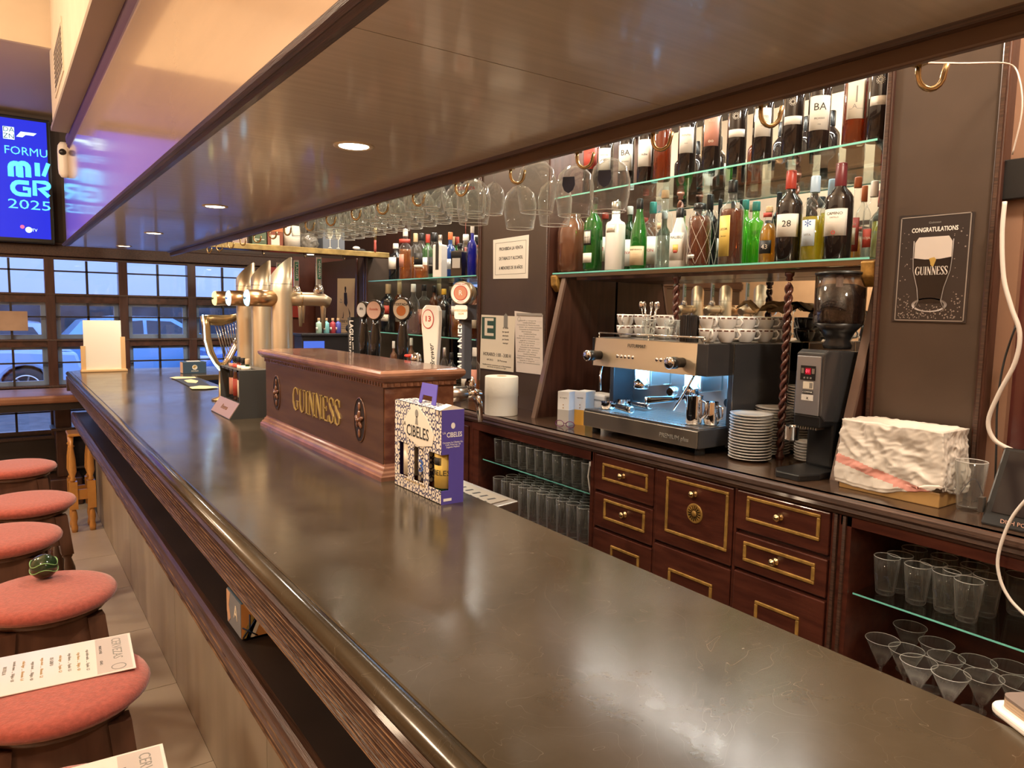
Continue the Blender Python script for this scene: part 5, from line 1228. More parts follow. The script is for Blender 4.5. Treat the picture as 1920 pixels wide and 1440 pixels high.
MB().lathe([(.022, 0), (.024, .004), (.024, .018), (.018, .02)], 22, frame('-x', (.30, .43, .20))).build('pressure_gauge', CHROME, em)
MB().lathe([(.020, 0), (.022, .03), (.018, .05)], 22, frame('-x', (.30, .085, .19))).build('hot_water_knob', BLACK, em)
MB().box(.08, .29, .05, .66, .309, .3115).build('light_strip', emis('blue white light strip', (.25, .62, 1.0), 3), em)
lm = lamp('machine_light', 'AREA', (2.38, 2.18, 1.348), 2.8, (.14, .50, 1.0), .16, (0, 0, 0), .55)
# loose portafilters on the grate
for k, (px, py, a, l) in enumerate(((1140, 758, -2.25, 'left loose portafilter with black handle lying on the machine grate'), (1168, 752, -2.2, 'right loose portafilter with black handle lying on the machine grate'))):
    p = at(px, py, Z=1.18); t = thing('portafilter', l, 'portafilter', (p.x, p.y, 1.1785), -1.75+k*.12); portafilter(t, Matrix.Rotation(.0, 4, 'Y'))
    t.location.z = 1.179
# milk pitchers
def pitcher(x, y, r, h, belly, label):
    t = thing('milk_pitcher', label, 'pitcher', (x, y, 1.1585), 0)
    pr_ = [(r*.95, 0), (r, .004), (r*(1.15 if belly else 1), h*.35), (r*(.9 if belly else .99), h*.8), (r*(.86 if belly else 1.03), h)]
    MB().lathe(pr_, 26, cap1=False).build('body', CHROME, t)
    MB().tube([(0, -r*.95, h*.85), (.0, -r*1.7, h*.8), (.0, -r*1.75, h*.4), (0, -r*1.05, h*.2)], .004, 8, flat=1.4).build('handle', CHROME, t)
p = at(1298, 797, Z=1.158); pitcher(p.x+.03, p.y+.02, .034, .115, False, 'tall straight steel milk pitcher on the machine grate')
p = at(1340, 800, Z=1.158); pitcher(p.x+.03, max(p.y+.01, 1.885), .031, .092, True, 'round bellied steel milk pitcher right of the tall one')

# ---- cups on the machine
def cup(label, loc, rz, r=.040, h=.056):
    t = thing('coffee_cup', label, 'cup', loc, rz, 'white banded cups on the coffee machine')
    MB().lathe([(r*.55, 0), (r*.6, .003), (r*.85, h*.35), (r*.98, h*.75), (r, h), (r*.94, h), (r*.90, h*.7), (r*.7, h*.25), (.0005, .006)], 24, cap1=False).build('bowl', PORC, t)
    q = MB(); q.tube([(-r*.9-.0, 0, h*.80), (-r*1.3, 0, h*.86), (-r*1.55, 0, h*.6), (-r*1.35, 0, h*.32), (-r*.85, 0, h*.28)], .0042, 8); q.build('handle', PORC, t)
    q = MB()
    for k in range(10):
        a0 = 2*PI*k/10; vs = []; fs = []
        for i in range(4):
            a = a0+i*.42/3
            for z in (h*.80, h*.90): vs.append(((r*.992)*math.cos(a), (r*.992)*math.sin(a), z))
        fs = [(2*i, 2*i+2, 2*i+3, 2*i+1) for i in range(3)]; q.add(vs, fs, True)
    q.build('brown_band', mat('brown gold glaze', (.16, .06, .04), .25, coat=.5), t); return t
cp0 = None; nC = 0
def ray(px, X, z, ymin):
    y = yx(px, X, z)
    if y < ymin:
        k = X/y; X = None
        d = at(px, pr_y(px, 2.4, z), X=2.4); s_ = ymin/d.y; return d.x*s_, ymin
    return X, y
CUPS = [(1172, 2.32), (1203, 2.46), (1245, 2.40), (1328, 2.32), (1362, 2.36), (1398, 2.40), (1432, 2.48), (1345, 2.50), (1382, 2.54), (1458, 2.60), (1484, 2.70)]
for layer in range(2):
    for k, (px, X) in enumerate(CUPS):
        x, y = ray(px, X, 1.51, 1.87); x = min(x, 2.70)
        lab = 'white banded coffee cup in the %s layer on the machine, %s' % (('lower', 'upper')[layer], ('leftmost', 'second from left', 'left of the glass', 'right of the black cylinder', 'fifth along the front', 'sixth along the front', 'seventh along the front', 'behind the fourth', 'behind the fifth', 'eighth along the front', 'right of the dark spindle', 'last at the right end')[k])
        z = 1.487+layer*.050
        rz = [.3, 2, 1.2, -.6+PI/2, .1+PI/2, 2.6, 1.9, .5, 2.2, 2.4, 1.0, 1.3][k]+layer*.25
        if cp0 is None: cp0 = cup(lab, (x, y, z), rz)
        else: copy_tree(cp0, (x, y, z), rz, lab)
def tumbler(name, label, cat, loc, r0, r1, h, group=None, m=None, rz=0):
    o = MB().lathe([(r0*.9, 0), (r0, .004), (r0+(r1-r0)*.5, h*.5), (r1, h), (r1-.0022, h), (r0-.002, .012), (.0005, .010)], 20, cap1=False); o = rimmed(o, r1-.001, h, m or GLASS, name, loc=loc, rot=(0, 0, rz))
    return tag(o, label, cat, group)
x, y = ray(1216, 2.31, 1.51, 1.87)
tumbler('spoon_glass', 'clear glass of long spoons standing on the coffee machine', 'glass', (x, y, 1.487), .026, .032, .085)
sps = thing('spoon', 'steel spoon standing in the glass on the machine', 'spoon', (x, y, 1.499), 0, 'spoons in the glass')
MB().tube([(0, 0, 0), (.012, .006, .07), (.022, .012, .125)], .0018, 6).build('stem', CHROME, sps); MB().sphere((.024, .013, .135), .010, 6, (1, .3, 1.6)).build('bowl', CHROME, sps)
for k in range(1, 7): copy_tree(sps, (x+.010*math.cos(k), y+.010*math.sin(k), 1.499), k*.95)
x, y = ray(1258, 2.30, 1.51, 1.87)
for k, (dx, dy) in enumerate(((0, 0), (.045, -.035))):
    tumbler('coffee_glass', ('front', 'back')[k]+' clear coffee glass standing beside the black ribbed cylinder', 'glass', (x+dx, y+dy, 1.487), .024, .031, .085)
x, y = ray(1292, 2.29, 1.51, 1.87)
t = thing('ribbed_canister', 'black vertically ribbed canister among the cups', 'canister', (x, y, 1.487)); q = MB(); n = 48
prf = [[((.034 if i % 2 else .038)*math.cos(2*PI*i/n), (.034 if i % 2 else .038)*math.sin(2*PI*i/n)) for i in range(n)]][0]
q.prism(prf, .105, 'z', 0).build('body', mat('ribbed black', (.03, .028, .03), .35), t); MB().lathe([(.030, .105), (.030, .108)], 24).build('lid', BLACK, t)
# brown paper bags lying on the cups
for k, (px, a) in enumerate(((1418, .2), (1515, -.4))):
    x, y = ray(px, 2.6, 1.6, 1.87); x = min(x, 2.7)
    q = MB(); vs = []; n = 6; r_ = random.Random(k)
    for j in range(2):
        for i in range(n+1):
            for u in range(4): vs.append((-.08+.16*i/n, -.05+.033*u, .004*j+.02*math.sin(i*1.3+u+k)+.012*(i/n)+r_.uniform(0, .01)))
    m_ = (n+1)*4; fs = [(i*4+u, (i+1)*4+u, (i+1)*4+u+1, i*4+u+1) for i in range(n) for u in range(3)]; fs += [tuple(m_+v for v in reversed(f)) for f in fs]
    q.add(vs, fs); o = q.build('paper_bag', mat('brown paper', (.50, .33, .16), .8), loc=(x, y, 1.622), rot=(0, 0, a+1.2)); tag(o, ('left', 'right')[k]+' crumpled brown paper bag lying over the coffee cups', 'paper bag')

# ---- saucer stacks
def saucer(r, label, loc, group):
    t = MB().lathe([(r*.5, 0), (r*.55, .002), (r*.80, .006), (r, .0115), (r, .0135), (r*.82, .0095), (r*.58, .005), (.0005, .0045)], 32, cap1=False).build('saucer', PORC, loc=loc)
    return tag(t, label, 'saucer', group)
for cx, cy, r, n, z, grp in ((2.345, 1.712, .081, 16, 1.045, 'saucers in the near tall stack'), (2.52, 1.738, .070, 17, 1.045, 'saucers in the middle stack'), (2.675, 1.715, .058, 24, 1.045, 'saucers in the rear tallest stack'), (2.505, 1.575, .045, 7, 1.045, 'saucers in the short stack beside the grinder')):
    base = None
    for k in range(n):
        pos = (cx+random.uniform(-.0015, .0015), cy+random.uniform(-.0015, .0015), z+k*.0112)
        lab = ORD[n-1-k]+' white saucer from the top of the '+grp.split(' the ')[1]
        if k == n-1: lab = 'topmost white saucer of the '+grp.split(' the ')[1]
        if base is None: base = saucer(r, lab, pos, grp)
        else:
            o = base.copy(); COL.objects.link(o); o.location = pos; o['label'] = lab

# ---- grinder
gd = thing('coffee_grinder', 'black and silver coffee grinder with bean hopper and red display', 'coffee grinder', (2.27, 1.435, 1.045))
MB().prism([(-.10, -.05), (-.02, -.075), (.20, -.07), (.27, -.06), (.27, .06), (.05, .07), (-.05, .075), (-.10, .04)], .022, 'z', 0).build('base_tray', BLACK, gd, bev=.004)
MB().box(.09, .27, -.052, .052, .02, .21).build('column', BLACK, gd, bev=.01)
MB().prism([(.0, .215), (.03, .19), (.27, .17), (.27, .430), (.03, .440), (.005, .428)], .106, 'y', -.053).build('body', DG, gd, bev=.006)
MB().box(-.004, .004, -.045, .045, .215, .418).build('front_plate', mat('silver grinder plate', (.45, .47, .52), .3, metal=.8), gd, bev=.002)
MB().box(-.0055, -.004, -.028, .028, .335, .385).build('display_frame', BLACK, gd)
MB().box(-.0062, -.0054, -.011, .010, .355, .377).build('display', emis('dim red display', (.35, .0, .01), .8), gd)
text('01', frame('-x', (-.0066, 0, .366)), .016, emis('red digits', (1, .05, .08), 2.2), gd, 'digits', .0003)
for y in (-.020, .020): MB().box(-.0062, -.0054, y-.005, y+.005, .358, .376).build('display_button', STEEL, gd)
for y in (-.012, 0, .012): MB().box(-.0062, -.0054, y-.003, y+.003, .340, .346).build('display_button', GREYINK, gd)
MB().box(-.0052, -.004, -.022, .016, .305, .330).build('sticker', CREAM, gd); MB().box(-.0054, -.0051, -.020, -.008, .308, .327).build('sticker_print', GREYINK, gd)
MB().box(-.0052, -.004, -.022, .016, .288, .300).build('maker_badge', BLACK, gd); text('COMPAK', frame('-x', (-.0055, -.003, .294)), .009, WINK, gd, 'badge_lettering', .0003)
MB().box(-.0052, -.004, -.024, .020, .265, .285).build('key_sticker', WHITE, gd)
text('x', frame('-x', (-.0055, -.003, .275)), .018, INK, gd, 'sticker_lettering', .0003)
for k in range(9): MB().box(.0, .05, -.040+k*.0095, -.036+k*.0095, .165, .172).build('fork_slat', STEELB, gd)
MB().box(.0, .09, -.05, .05, .172, .215).build('chute_block', BLACK, gd, bev=.006)
MB().lathe([(.022, .118), (.024, .12), (.024, .165), (.026, .167)], 22, c=(.005, .055, 0), cap1=False).build('dosing_cup', CHROME, gd)
hx, hy = .165, .0
MB().lathe([(.045, .440), (.050, .455), (.040, .47), (.055, .50), (.083, .53)], 28, c=(hx, hy, 0)).build('hopper_neck', BLACK, gd)
MB().lathe([(.083, .53), (.085, .54), (.085, .70), (.083, .70), (.083, .54)], 32, c=(hx, hy, 0), cap0=False, cap1=False).build('hopper', glassmat('smoky hopper plastic', (.80, .74, .70), .12, (.10, .07, .06), .5), gd)
MB().lathe([(.081, .531), (.081, .655), (.05, .668), (.0005, .672)], 28, c=(hx, hy, 0), cap1=False).build('coffee_beans', mat('roasted beans', (.035, .018, .012), .5, bump=.8, bscale=90, var=.5, vscale=80), gd)
MB().lathe([(.087, .70), (.088, .708), (.06, .713), (.001, .714)], 28, c=(hx, hy, 0), cap1=False).build('lid', BLACK, gd)
MB().lathe([(.012, .53), (.012, .70)], 14, c=(hx-.06, hy-.03, 0)).build('hopper_pillar', mat('pale lavender plastic', (.55, .48, .50), .3), gd)

# ---- tea boxes, purple glasses
for k, (px, col, lab) in enumerate(((1055, mat('grey carton foot', (.45, .42, .38), .6), 'white and grey tea box left of the espresso machine'), (1086, mat('orange carton foot', (.75, .36, .04), .6), 'white and orange tea box left of the espresso machine'))):
    p = at(px, 797, Z=1.045); t = thing('tea_box', lab, 'box', (p.x+.05, p.y+.02, 1.045), .35)
    MB().box(-.05, .05, -.032, .032, .0, .075).build('lower_part', col, t); MB().box(-.05, .05, -.032, .032, .075, .165).build('upper_part', WHITE, t)
    for z in (.10, .085): MB().lathe([(.003, 0), (.003, .0005)], 8, frame('-x', (-.0505, 0, z))).build('dot_print', mat('brown print', (.35, .18, .05), .5), t)
    text(('té negro', 'naranja')[k], frame('-x', (-.0503, 0, .135)), .012, GREYINK, t, 'lettering', .0003)
t = thing('white_case', 'white rectangular case behind the tea boxes', 'case', (2.46, 2.68, 1.045)); MB().box(-.05, .05, -.07, .07, 0, .15).build('case', WHITE, t, bev=.01); MB().box(-.052, .052, -.072, .072, .12, .124).build('lid_line', GREYINK, t)
p = at(1062, 800, Z=1.05); t = thing('spectacles', 'folded purple spectacles in front of the tea boxes', 'spectacles', (p.x-.01, p.y, 1.0475), .3)
for y in (-.03, .03): MB().tube([(.0, y+.024*math.cos(a), .016+.015*math.sin(a)) for a in [2*PI*k/16 for k in range(17)]], .0022, 6, caps=False).build('rim', mat('purple acetate', (.12, .02, .08), .25), t)
MB().tube([(0, -.008, .02), (0, .008, .02)], .002, 6).build('bridge', MATS['purple acetate'], t)

# ---- paper roll
p = at(934, 781, Z=1.045)
t = thing('paper_roll', 'large white industrial paper roll standing under the papers', 'paper roll', (p.x+.06, p.y+.06, 1.045))
MB().lathe([(.088, 0), (.089, .004), (.0885, .10), (.090, .103), (.089, .203), (.086, .207), (.028, .207), (.026, .20), (.026, .02)], 40, cap1=False).build('roll', mat('tissue white', (.84, .80, .70), .9, bump=.1, bscale=70), t)
MB().lathe([(.026, .01), (.026, .2075), (.023, .2075), (.023, .01)], 24, cap0=False, cap1=False).build('core', mat('brown paper', (.50, .33, .16), .8), t)

# ---- papers on the left post
def sheet(c4, X, label, m, cat='notice'):
    pts = [at(px, py, X=X) for px, py in c4]; cy = sum(p.y for p in pts)/4; cz = sum(p.z for p in pts)/4
    t = thing('paper_notice' if cat == 'notice' else cat, label, cat, (X, cy, cz))
    MB().prism([(p.y-cy, p.z-cz) for p in pts], .0012, 'x', -.0012).build('sheet', m, t)
    return t, abs(pts[0].y-pts[1].y), abs(pts[0].z-pts[3].z)
PXX = 2.4185
t, w_, h_ = sheet([(925, 450), (992, 440), (990, 522), (925, 523)], PXX, 'white notice forbidding tobacco and alcohol sales, highest on the post', PAPER)
for s, z in (('PROHIBIDA LA VENTA', .055), ('DE TABACO Y ALCOHOL', .0), ('A MENORES DE 18 AÑOS', -.055)): text(s, frame('-x', (-.0014, -.005, z)), .026, INK, t, 'lettering', .0003, w_*.66, .0004)
q = MB(); a, b = w_*.43, h_*.40
for y0, y1, z0, z1 in ((-a, a, b, b+.0015), (-a, a, -b, -b+.0015), (-a, -a+.0015, -b, b), (a-.0015, a, -b, b)): q.box(-.0017, -.0012, y0, y1, z0, z1)
q.build('frame_line', INK, t)
t, w_, h_ = sheet([(903, 590), (966, 593), (963, 698), (900, 690)], PXX-.002, 'cream opening hours certificate with a large letter E', CREAM)
MB().box(-.0016, -.0012, w_*.04, w_*.47, h_*.06, h_*.46).build('green_field', mat('bottle green print', (.03, .08, .06), .6), t)
text('E', frame('-x', (-.0018, w_*.255, h_*.262)), h_*.46, CREAM, t, 'initial', .0003, w_*.28, .0015)
MB().prism([(-.02, .0), (.02, .0), (.02, .07), (0, .085), (-.02, .07)], .0004, 'x', -.0016, Matrix.Translation((0, -w_*.25, h_*.28))).build('crest', GREYINK, t)
for k in range(5): text(('Nº 47760', 'bar especial', 'autorizado', 'por licencia', 'municipal')[k], frame('-x', (-.0014, -w_*.25, .09-k*.022)), .014, INK, t, 'small_lettering', .0003)
text('HORARIO: 1:00 - 3:00 H', frame('-x', (-.0014, 0, -h_*.22)), .030, INK, t, 'lettering', .0003, w_*.82, .0003)
text('AFORO:        50 Personas', frame('-x', (-.0014, 0, -h_*.32)), .016, INK, t, 'small_lettering', .0003, w_*.6)
text('Establecimiento autorizado por el Ayuntamiento\ncon licencia de apertura en vigor', frame('-x', (-.0014, 0, -h_*.43)), .012, INK, t, 'small_lettering', .0003, w_*.85)
t, w_, h_ = sheet([(965, 583), (1018, 590), (1018, 703), (968, 697)], PXX, 'pale typed licence sheet pinned right of the certificate', mat('pale pink paper', (.74, .68, .64), .8))
MB().box(-.004, -.0012, -w_*.45, w_*.45, h_*.44, h_*.48).build('tape', mat('grey tape', (.35, .33, .30), .5), t)
MB().lathe([(.012, 0), (.014, 0), (.014, .0004)], 16, frame('-x', (-.0014, w_*.36, h_*.38)), cap0=False, cap1=False).build('seal', GREYINK, t)
for k in range(20):
    text(random.choice(['Comunidad de Madrid licencia', 'titular del establecimiento', 'epígrafe y categoría  ____', 'dirección: calle  número', 'fecha de autorización  ___']), frame('-x', (-.0014, -.01+(k % 3)*.01, h_*.36-k*h_*.036)), .011, GREYINK, t, 'typed_line', .0002, w_*random.choice([.45, .7, .8]))

# ---- stout poster on the right post
t, w_, h_ = sheet([(1688, 405), (1829, 397), (1811, 606), (1672, 602)], PXX, 'black metal sign with a stout glass reading CONGRATULATIONS', mat('black sign enamel', (.035, .026, .024), .3), 'metal sign')
pc = t; 
q = MB(); a, b = w_*.47, h_*.485
for y0, y1, z0, z1 in ((-a, a, b-.003, b), (-a, a, -b, -b+.003), (-a, -a+.003, -b, b), (a-.003, a, -b, b)): q.box(-.0022, -.0012, y0, y1, z0, z1)
q.build('silver_border', mat('worn silver paint', (.40, .36, .33), .4, metal=.5), t)
Mp = frame('-x', (-.0014, 0, 0))
text('CONGRATULATIONS', Mp @ Matrix.Translation((.0, h_*.355, 0)), .020, WINK, t, 'headline', .0003, w_*.62, .0004, rot=.0)
text('Guinness', Mp @ Matrix.Translation((0, h_*.42, 0)), .010, GREYINK, t, 'small_brand', .0003)
MB().prism([(-w_*.25, h_*.10), (-w_*.25, h_*.24), (-w_*.20, h_*.29), (w_*.20, h_*.29), (w_*.25, h_*.24), (w_*.25, h_*.10), (w_*.1, h_*.085), (-w_*.1, h_*.085)], .0006, 'z', 0, Mp).build('foam_head', mat('cream foam print', (.62, .55, .50), .5), t)
MB().prism([(-w_*.25, h_*.10), (w_*.25, h_*.10), (w_*.24, -.01), (w_*.17, -h_*.18), (w_*.14, -h_*.32), (-w_*.14, -h_*.32), (-w_*.17, -h_*.18), (-w_*.24, -.01)], .0004, 'z', 0, Mp).build('stout_print', mat('stout black print', (.012, .008, .008), .2), t)
for sgn in (-1, 1): MB().tube([Mp @ Vector((sgn*w_*a_, h_*b_, .0012)) for a_, b_ in ((.265, .26), (.262, .10), (.25, -.02), (.18, -.18), (.155, -.30), (.20, -.37))], .0012, 5).build('glass_outline', mat('grey glass print', (.35, .31, .29), .4), t)
MB().lathe([(w_*.20, 0), (w_*.24, 0), (w_*.24, .0006)], 28, Mp @ Matrix.Translation((0, -h_*.335, .0004)) @ Matrix.Diagonal((1, .42, 1, 1)), cap0=False, cap1=False).build('glass_foot', MATS['grey glass print'], t)
serif_word('GUINNESS', Mp @ Matrix.Translation((0, -h_*.02, .0008)), .026, mat('pale print', (.66, .60, .55), .5), t, .0004, w_*.44)
MB().prism([(-.010, .016), (.006, .020), (.012, .012), (.004, -.012), (-.004, -.004), (-.006, .006)], .0005, 'z', .0006, Mp @ Matrix.Translation((0, h_*.045, 0))).build('harp_emblem', GINK, t)
q = MB(); rnd = random.Random(3)
for k in range(260):
    v = -.46+.25*rnd.random()**1.5 if k < 200 else rnd.uniform(-.2, .35); u = rnd.uniform(-.44, .44)
    if abs(u) < .27 and v > -.33: continue
    s_ = rnd.uniform(.0012, .003); a = rnd.uniform(0, 3); q.add([(u*w_+s_*math.cos(a+j*PI/2), v*h_+s_*math.sin(a+j*PI/2), .0004) for j in range(4)], [(0, 1, 2, 3)], False, Mp)
o = q.build('confetti_print', MATS['worn silver paint'], t); o['kind'] = 'stuff'

# ---- crate under a crumpled bag
cr = thing('covered_crate', 'low wooden crate covered by a crumpled white plastic bag', 'crate', (2.29, 1.115, 1.045))
MB().box(-.065, .09, -.150, .160, 0, .045).build('crate', mat('varnished light wood', (.45, .27, .10), .4, var=.15), cr, bev=.003)
me = bpy.data.meshes.new('bag'); bm = bmesh.new(); bmesh.ops.create_cube(bm, size=1)
bmesh.ops.subdivide_edges(bm, edges=bm.edges[:], cuts=60, use_grid_fill=True)
from mathutils import noise
for v in bm.verts:
    x, y, z = v.co
    top = max(0, z)*2; taper = 1-.10*max(0, z+.2)
    x2, y2 = x*.175*taper, y*.325*taper; z2 = .125+z*.195
    if z > .35: z2 -= .035*max(0, 1-(abs(x)*2.3)**4)*max(0, 1-(abs(y)*2.2)**4)
    d = noise.noise(Vector((x*5, y*5, z*3)))*.007+(.5-abs(noise.noise(Vector((x*4+y*3, y*5-z*3, z*2+y*2)))))*.016-(abs(noise.noise(Vector((x*12+3, y*14+z*7, z*9)))))*.006
    nrm = Vector((x*1.2, y*2.4, z)).normalized()
    z2 += (.012 if z < -.4 else 0)*(math.sin(y*5+x*4)-2.2*y)
    v.co = Vector((x2, y2, z2))+nrm*d*(1 if z > -.45 else .6)
for f in bm.faces:
    c = f.calc_center_median(); f.smooth = True
    if c.x < -.06 and abs(c.z-(.062+.22*c.y)) < .014: f.material_index = 1
bm.to_mesh(me); bm.free(); me.materials.append(mat('crumpled white plastic', (.82, .77, .70), .35, bump=.12, bscale=14)); me.materials.append(mat('pink bag print', (.85, .40, .34), .4))
o = bpy.data.objects.new('plastic_bag', me); COL.objects.link(o); o.parent = cr; o.location = (.02, .008, .0)
p = at(1822, 958, Z=1.045)
t = tumbler('pint_glass', 'single etched pint glass beside the covered crate', 'glass', (p.x, p.y+.01, 1.045), .030, .042, .145)
GR = mat('dark etched print', (.08, .09, .12), .5)
q = MB()
for s_ in (-1, 1): q.tube([(-.0375*math.cos(a+.6), -.0375*math.sin(a+.6), .075+.026*math.cos(s_*a*3)) for a in [s_*k*.09 for k in range(0, 10)]], .001, 4)
q.build('etched_emblem', GR, t)

# ---- card terminal, router box, cables
ps_ = thing('pos_terminal', 'black sales terminal lettered DISH POS at the right edge', 'terminal', (2.26, .73, 1.045))
MB().prism([(-.10, 0), (.10, 0), (.10, .06), (.03, .20), (.015, .20), (-.085, .03)], .30, 'y', -.20).build('body', BLACK, ps_, bev=.006)
MB().prism([(-.082, .035), (.008, .192), (.006, .194), (-.085, .037)], .25, 'y', -.17).build('screen', mat('dark screen glass', (.02, .015, .015), .08), ps_)
text('DISH POS', frame('-x', (-.094, .02, .018)), .016, mat('pale coral ink', (.75, .45, .35), .5), ps_, 'lettering', .0005)
MB().box(-.09, -.07, .10, .112, .03, .07).build('card_slot', STEEL, ps_)
p = at(1900, 338, X=2.45)
tb = thing('wall_tablet', 'dark rounded tablet fixed high at the right edge', 'tablet', (2.44, p.y-.05, p.z))
MB().prism(rounded(.17, .115, .02, 4), .03, 'x', -.015, smooth=False).build('body', BLACK, tb, bev=.003); MB().box(.015, .055, -.03, .03, -.03, .03).build('wall_mount', BLACKM, tb)
CB_ = mat('white cable', (.78, .72, .66), .4)
def cable(name, pts, r, m, label):
    P_ = [Vector(p) for p in pts]; out = []
    for i in range(len(P_)-1):
        p0, p1, p2, p3 = P_[max(i-1, 0)], P_[i], P_[i+1], P_[min(i+2, len(P_)-1)]
        for k in range(6):
            t = k/6; out.append(.5*((2*p1)+(-p0+p2)*t+(2*p0-5*p1+4*p2-p3)*t*t+(-p0+3*p1-3*p2+p3)*t*t*t))
    out.append(P_[-1]); o = MB().tube(out, r, 8).build(name, m); return tag(o, label, 'cable')
cable('white_cable', [at(x, y, X=2.36) for x, y in ((1884, 378), (1879, 440), (1882, 520), (1896, 575), (1912, 625), (1903, 680), (1872, 740), (1853, 790), (1865, 825), (1900, 845))], .0065, CB_, 'thick white cable looping down beside the right post')
cable('dark_cable', [at(x, y, X=2.39) for x, y in ((1905, 610), (1882, 680), (1870, 760), (1868, 840), (1866, 900))], .003, BLACKM, 'thin dark cable hanging behind the thick white cable')
cable('counter_cable', [at(x, y, X=2.06) for x, y in ((1930, 930), (1895, 975), (1872, 1040), (1875, 1085), (1895, 1125), (1930, 1160))], .0042, CB_, 'white cable hanging in front of the counter at the right edge')
cable('thin_cord', [at(1690, 100, X=1.20), at(1712, 116, X=1.22), at(1800, 119, X=1.70), at(1892, 120, X=2.33), at(1912, 150, X=2.35), at(1916, 210, X=2.36), at(1898, 290, X=2.40)], .0022, CB_, 'thin pale cord strung from a brass hook to the right post')

# ---- glasses in the cubbies
def grid_glasses(name, rows, h, r0, r1, z, label, group, dx=0, m=None):
    base = None
    for k, (x, y) in enumerate(rows):
        lab = label % (ORD[k % 11], ('front', 'second', 'third', 'back')[k//11])
        if base is None: base = tumbler(name, lab, 'glass', (x, y, z), r0, r1, h, group, m)
        else: o = base.copy(); COL.objects.link(o); o.location = (x, y, z); o['label'] = lab
grid_glasses('short_tumbler', [(2.19+.07*i, 2.47+.072*j) for i in range(4) for j in range(11)], .125, .025, .031, .785, 'small tumbler on the left cubby shelf, %s from its right end, %s row', 'tumblers on the upper cubby shelf')
grid_glasses('tall_tumbler', [(2.19+.085*i, 2.41+.078*j) for i in range(4) for j in range(11)], .175, .028, .034, .5205, 'tall glass on the left cubby floor, %s from its right end, %s row', 'tall glasses on the cubby floor')
for px, py, l in ((1660, 1116, 'leftmost in the front row'), (1718, 1134, 'second in the front row'), (1772, 1149, 'third in the front row')):
    p = at(px, py, Z=.748); t = tumbler('pint_tumbler', 'faceted pint tumbler on the right cubby shelf, '+l, 'glass', (p.x+.02, p.y+.012, .7455), .027, .038, .118, 'pint tumblers in the right cubby')
    q = MB(); 
    for a0 in (-.5, .5): q.tube([(-.0335*math.cos(a0+.25*math.sin(k)), -.0335*math.sin(a0+.25*math.sin(k)), .055+.010*math.cos(k*1.7)) for k in [j*.4 for j in range(12)]], .0007, 4)
    q.build('etched_script', GR, t)
for k, (x, y) in enumerate(((2.215, .865), (2.30, .85), (2.39, .80), (2.27, 1.085), (2.28, .99), (2.27, .92), (2.37, 1.09), (2.37, 1.00), (2.36, .91), (2.45, 1.09), (2.45, 1.0), (2.45, .9))):
    tumbler('pint_tumbler', 'faceted pint tumbler on the right cubby shelf, '+('third from right in front row', 'second from right in front row', 'rightmost in front row', 'leftmost in second row', 'second in second row', 'third in second row', 'leftmost in third row', 'second in third row', 'third in third row', 'leftmost in back row', 'second in back row', 'third in back row')[k], 'glass', (x, y, .7455), .027, .038, .118, 'pint tumblers in the right cubby')
mg0 = None
MG = [(1638, 1192, 'leftmost'), (1689, 1168, 'rearmost on the left'), (1700, 1218, 'second in the middle row'), (1707, 1248, 'second from left in front'), (1756, 1206, 'rear centre'), (1774, 1232, 'centre of the middle row'), (1783, 1263, 'front centre'), (1833, 1240, 'right of centre'), (1845, 1268, 'front right of centre'), (1895, 1250, 'rear right'), (1913, 1282, 'front right edge')]
for px, py, l in MG:
    p = at(px, py, Z=.592); lab = 'empty martini glass on the cubby floor, '+l
    x = min(max(p.x, 2.175), 2.48)
    p.y = min(p.y, 1.10)
    if mg0 is None:
        mg0 = thing('martini_glass', lab, 'glass', (x, p.y, .4405), 0, 'martini glasses in the right cubby')
        q = MB().lathe([(.0045, .062), (.012, .072), (.050, .152), (.0495, .1525), (.011, .074), (.0005, .068)], 28, cap0=False, cap1=False); rimmed(q, .050, .152, GLASS, 'bowl', mg0, .0008)
        MB().lathe([(.0042, .006), (.0035, .03), (.0045, .064)], 12, cap0=False).build('stem', GLASS, mg0)
        MB().lathe([(.034, 0), (.034, .0015), (.005, .006)], 28).build('foot', GLASS, mg0)
    else: copy_tree(mg0, (x, p.y, .4405), 0, lab)
# white cup in the left cubby
t = thing('white_hose', 'white hose fitting hanging at the right end of the left cubby', 'hose', (2.15, 2.40, .80)); MB().tube([(0, 0, .12), (.0, .012, .11), (-.002, .018, .06), (0, .006, .0), (0, -.01, -.04)], .004, 8).build('tube', WHITE, t); MB().lathe([(.010, 0), (.012, .004), (.012, .02), (.008, .024)], 14, c=(0, 0, .11)).build('fitting', WHITE, t)

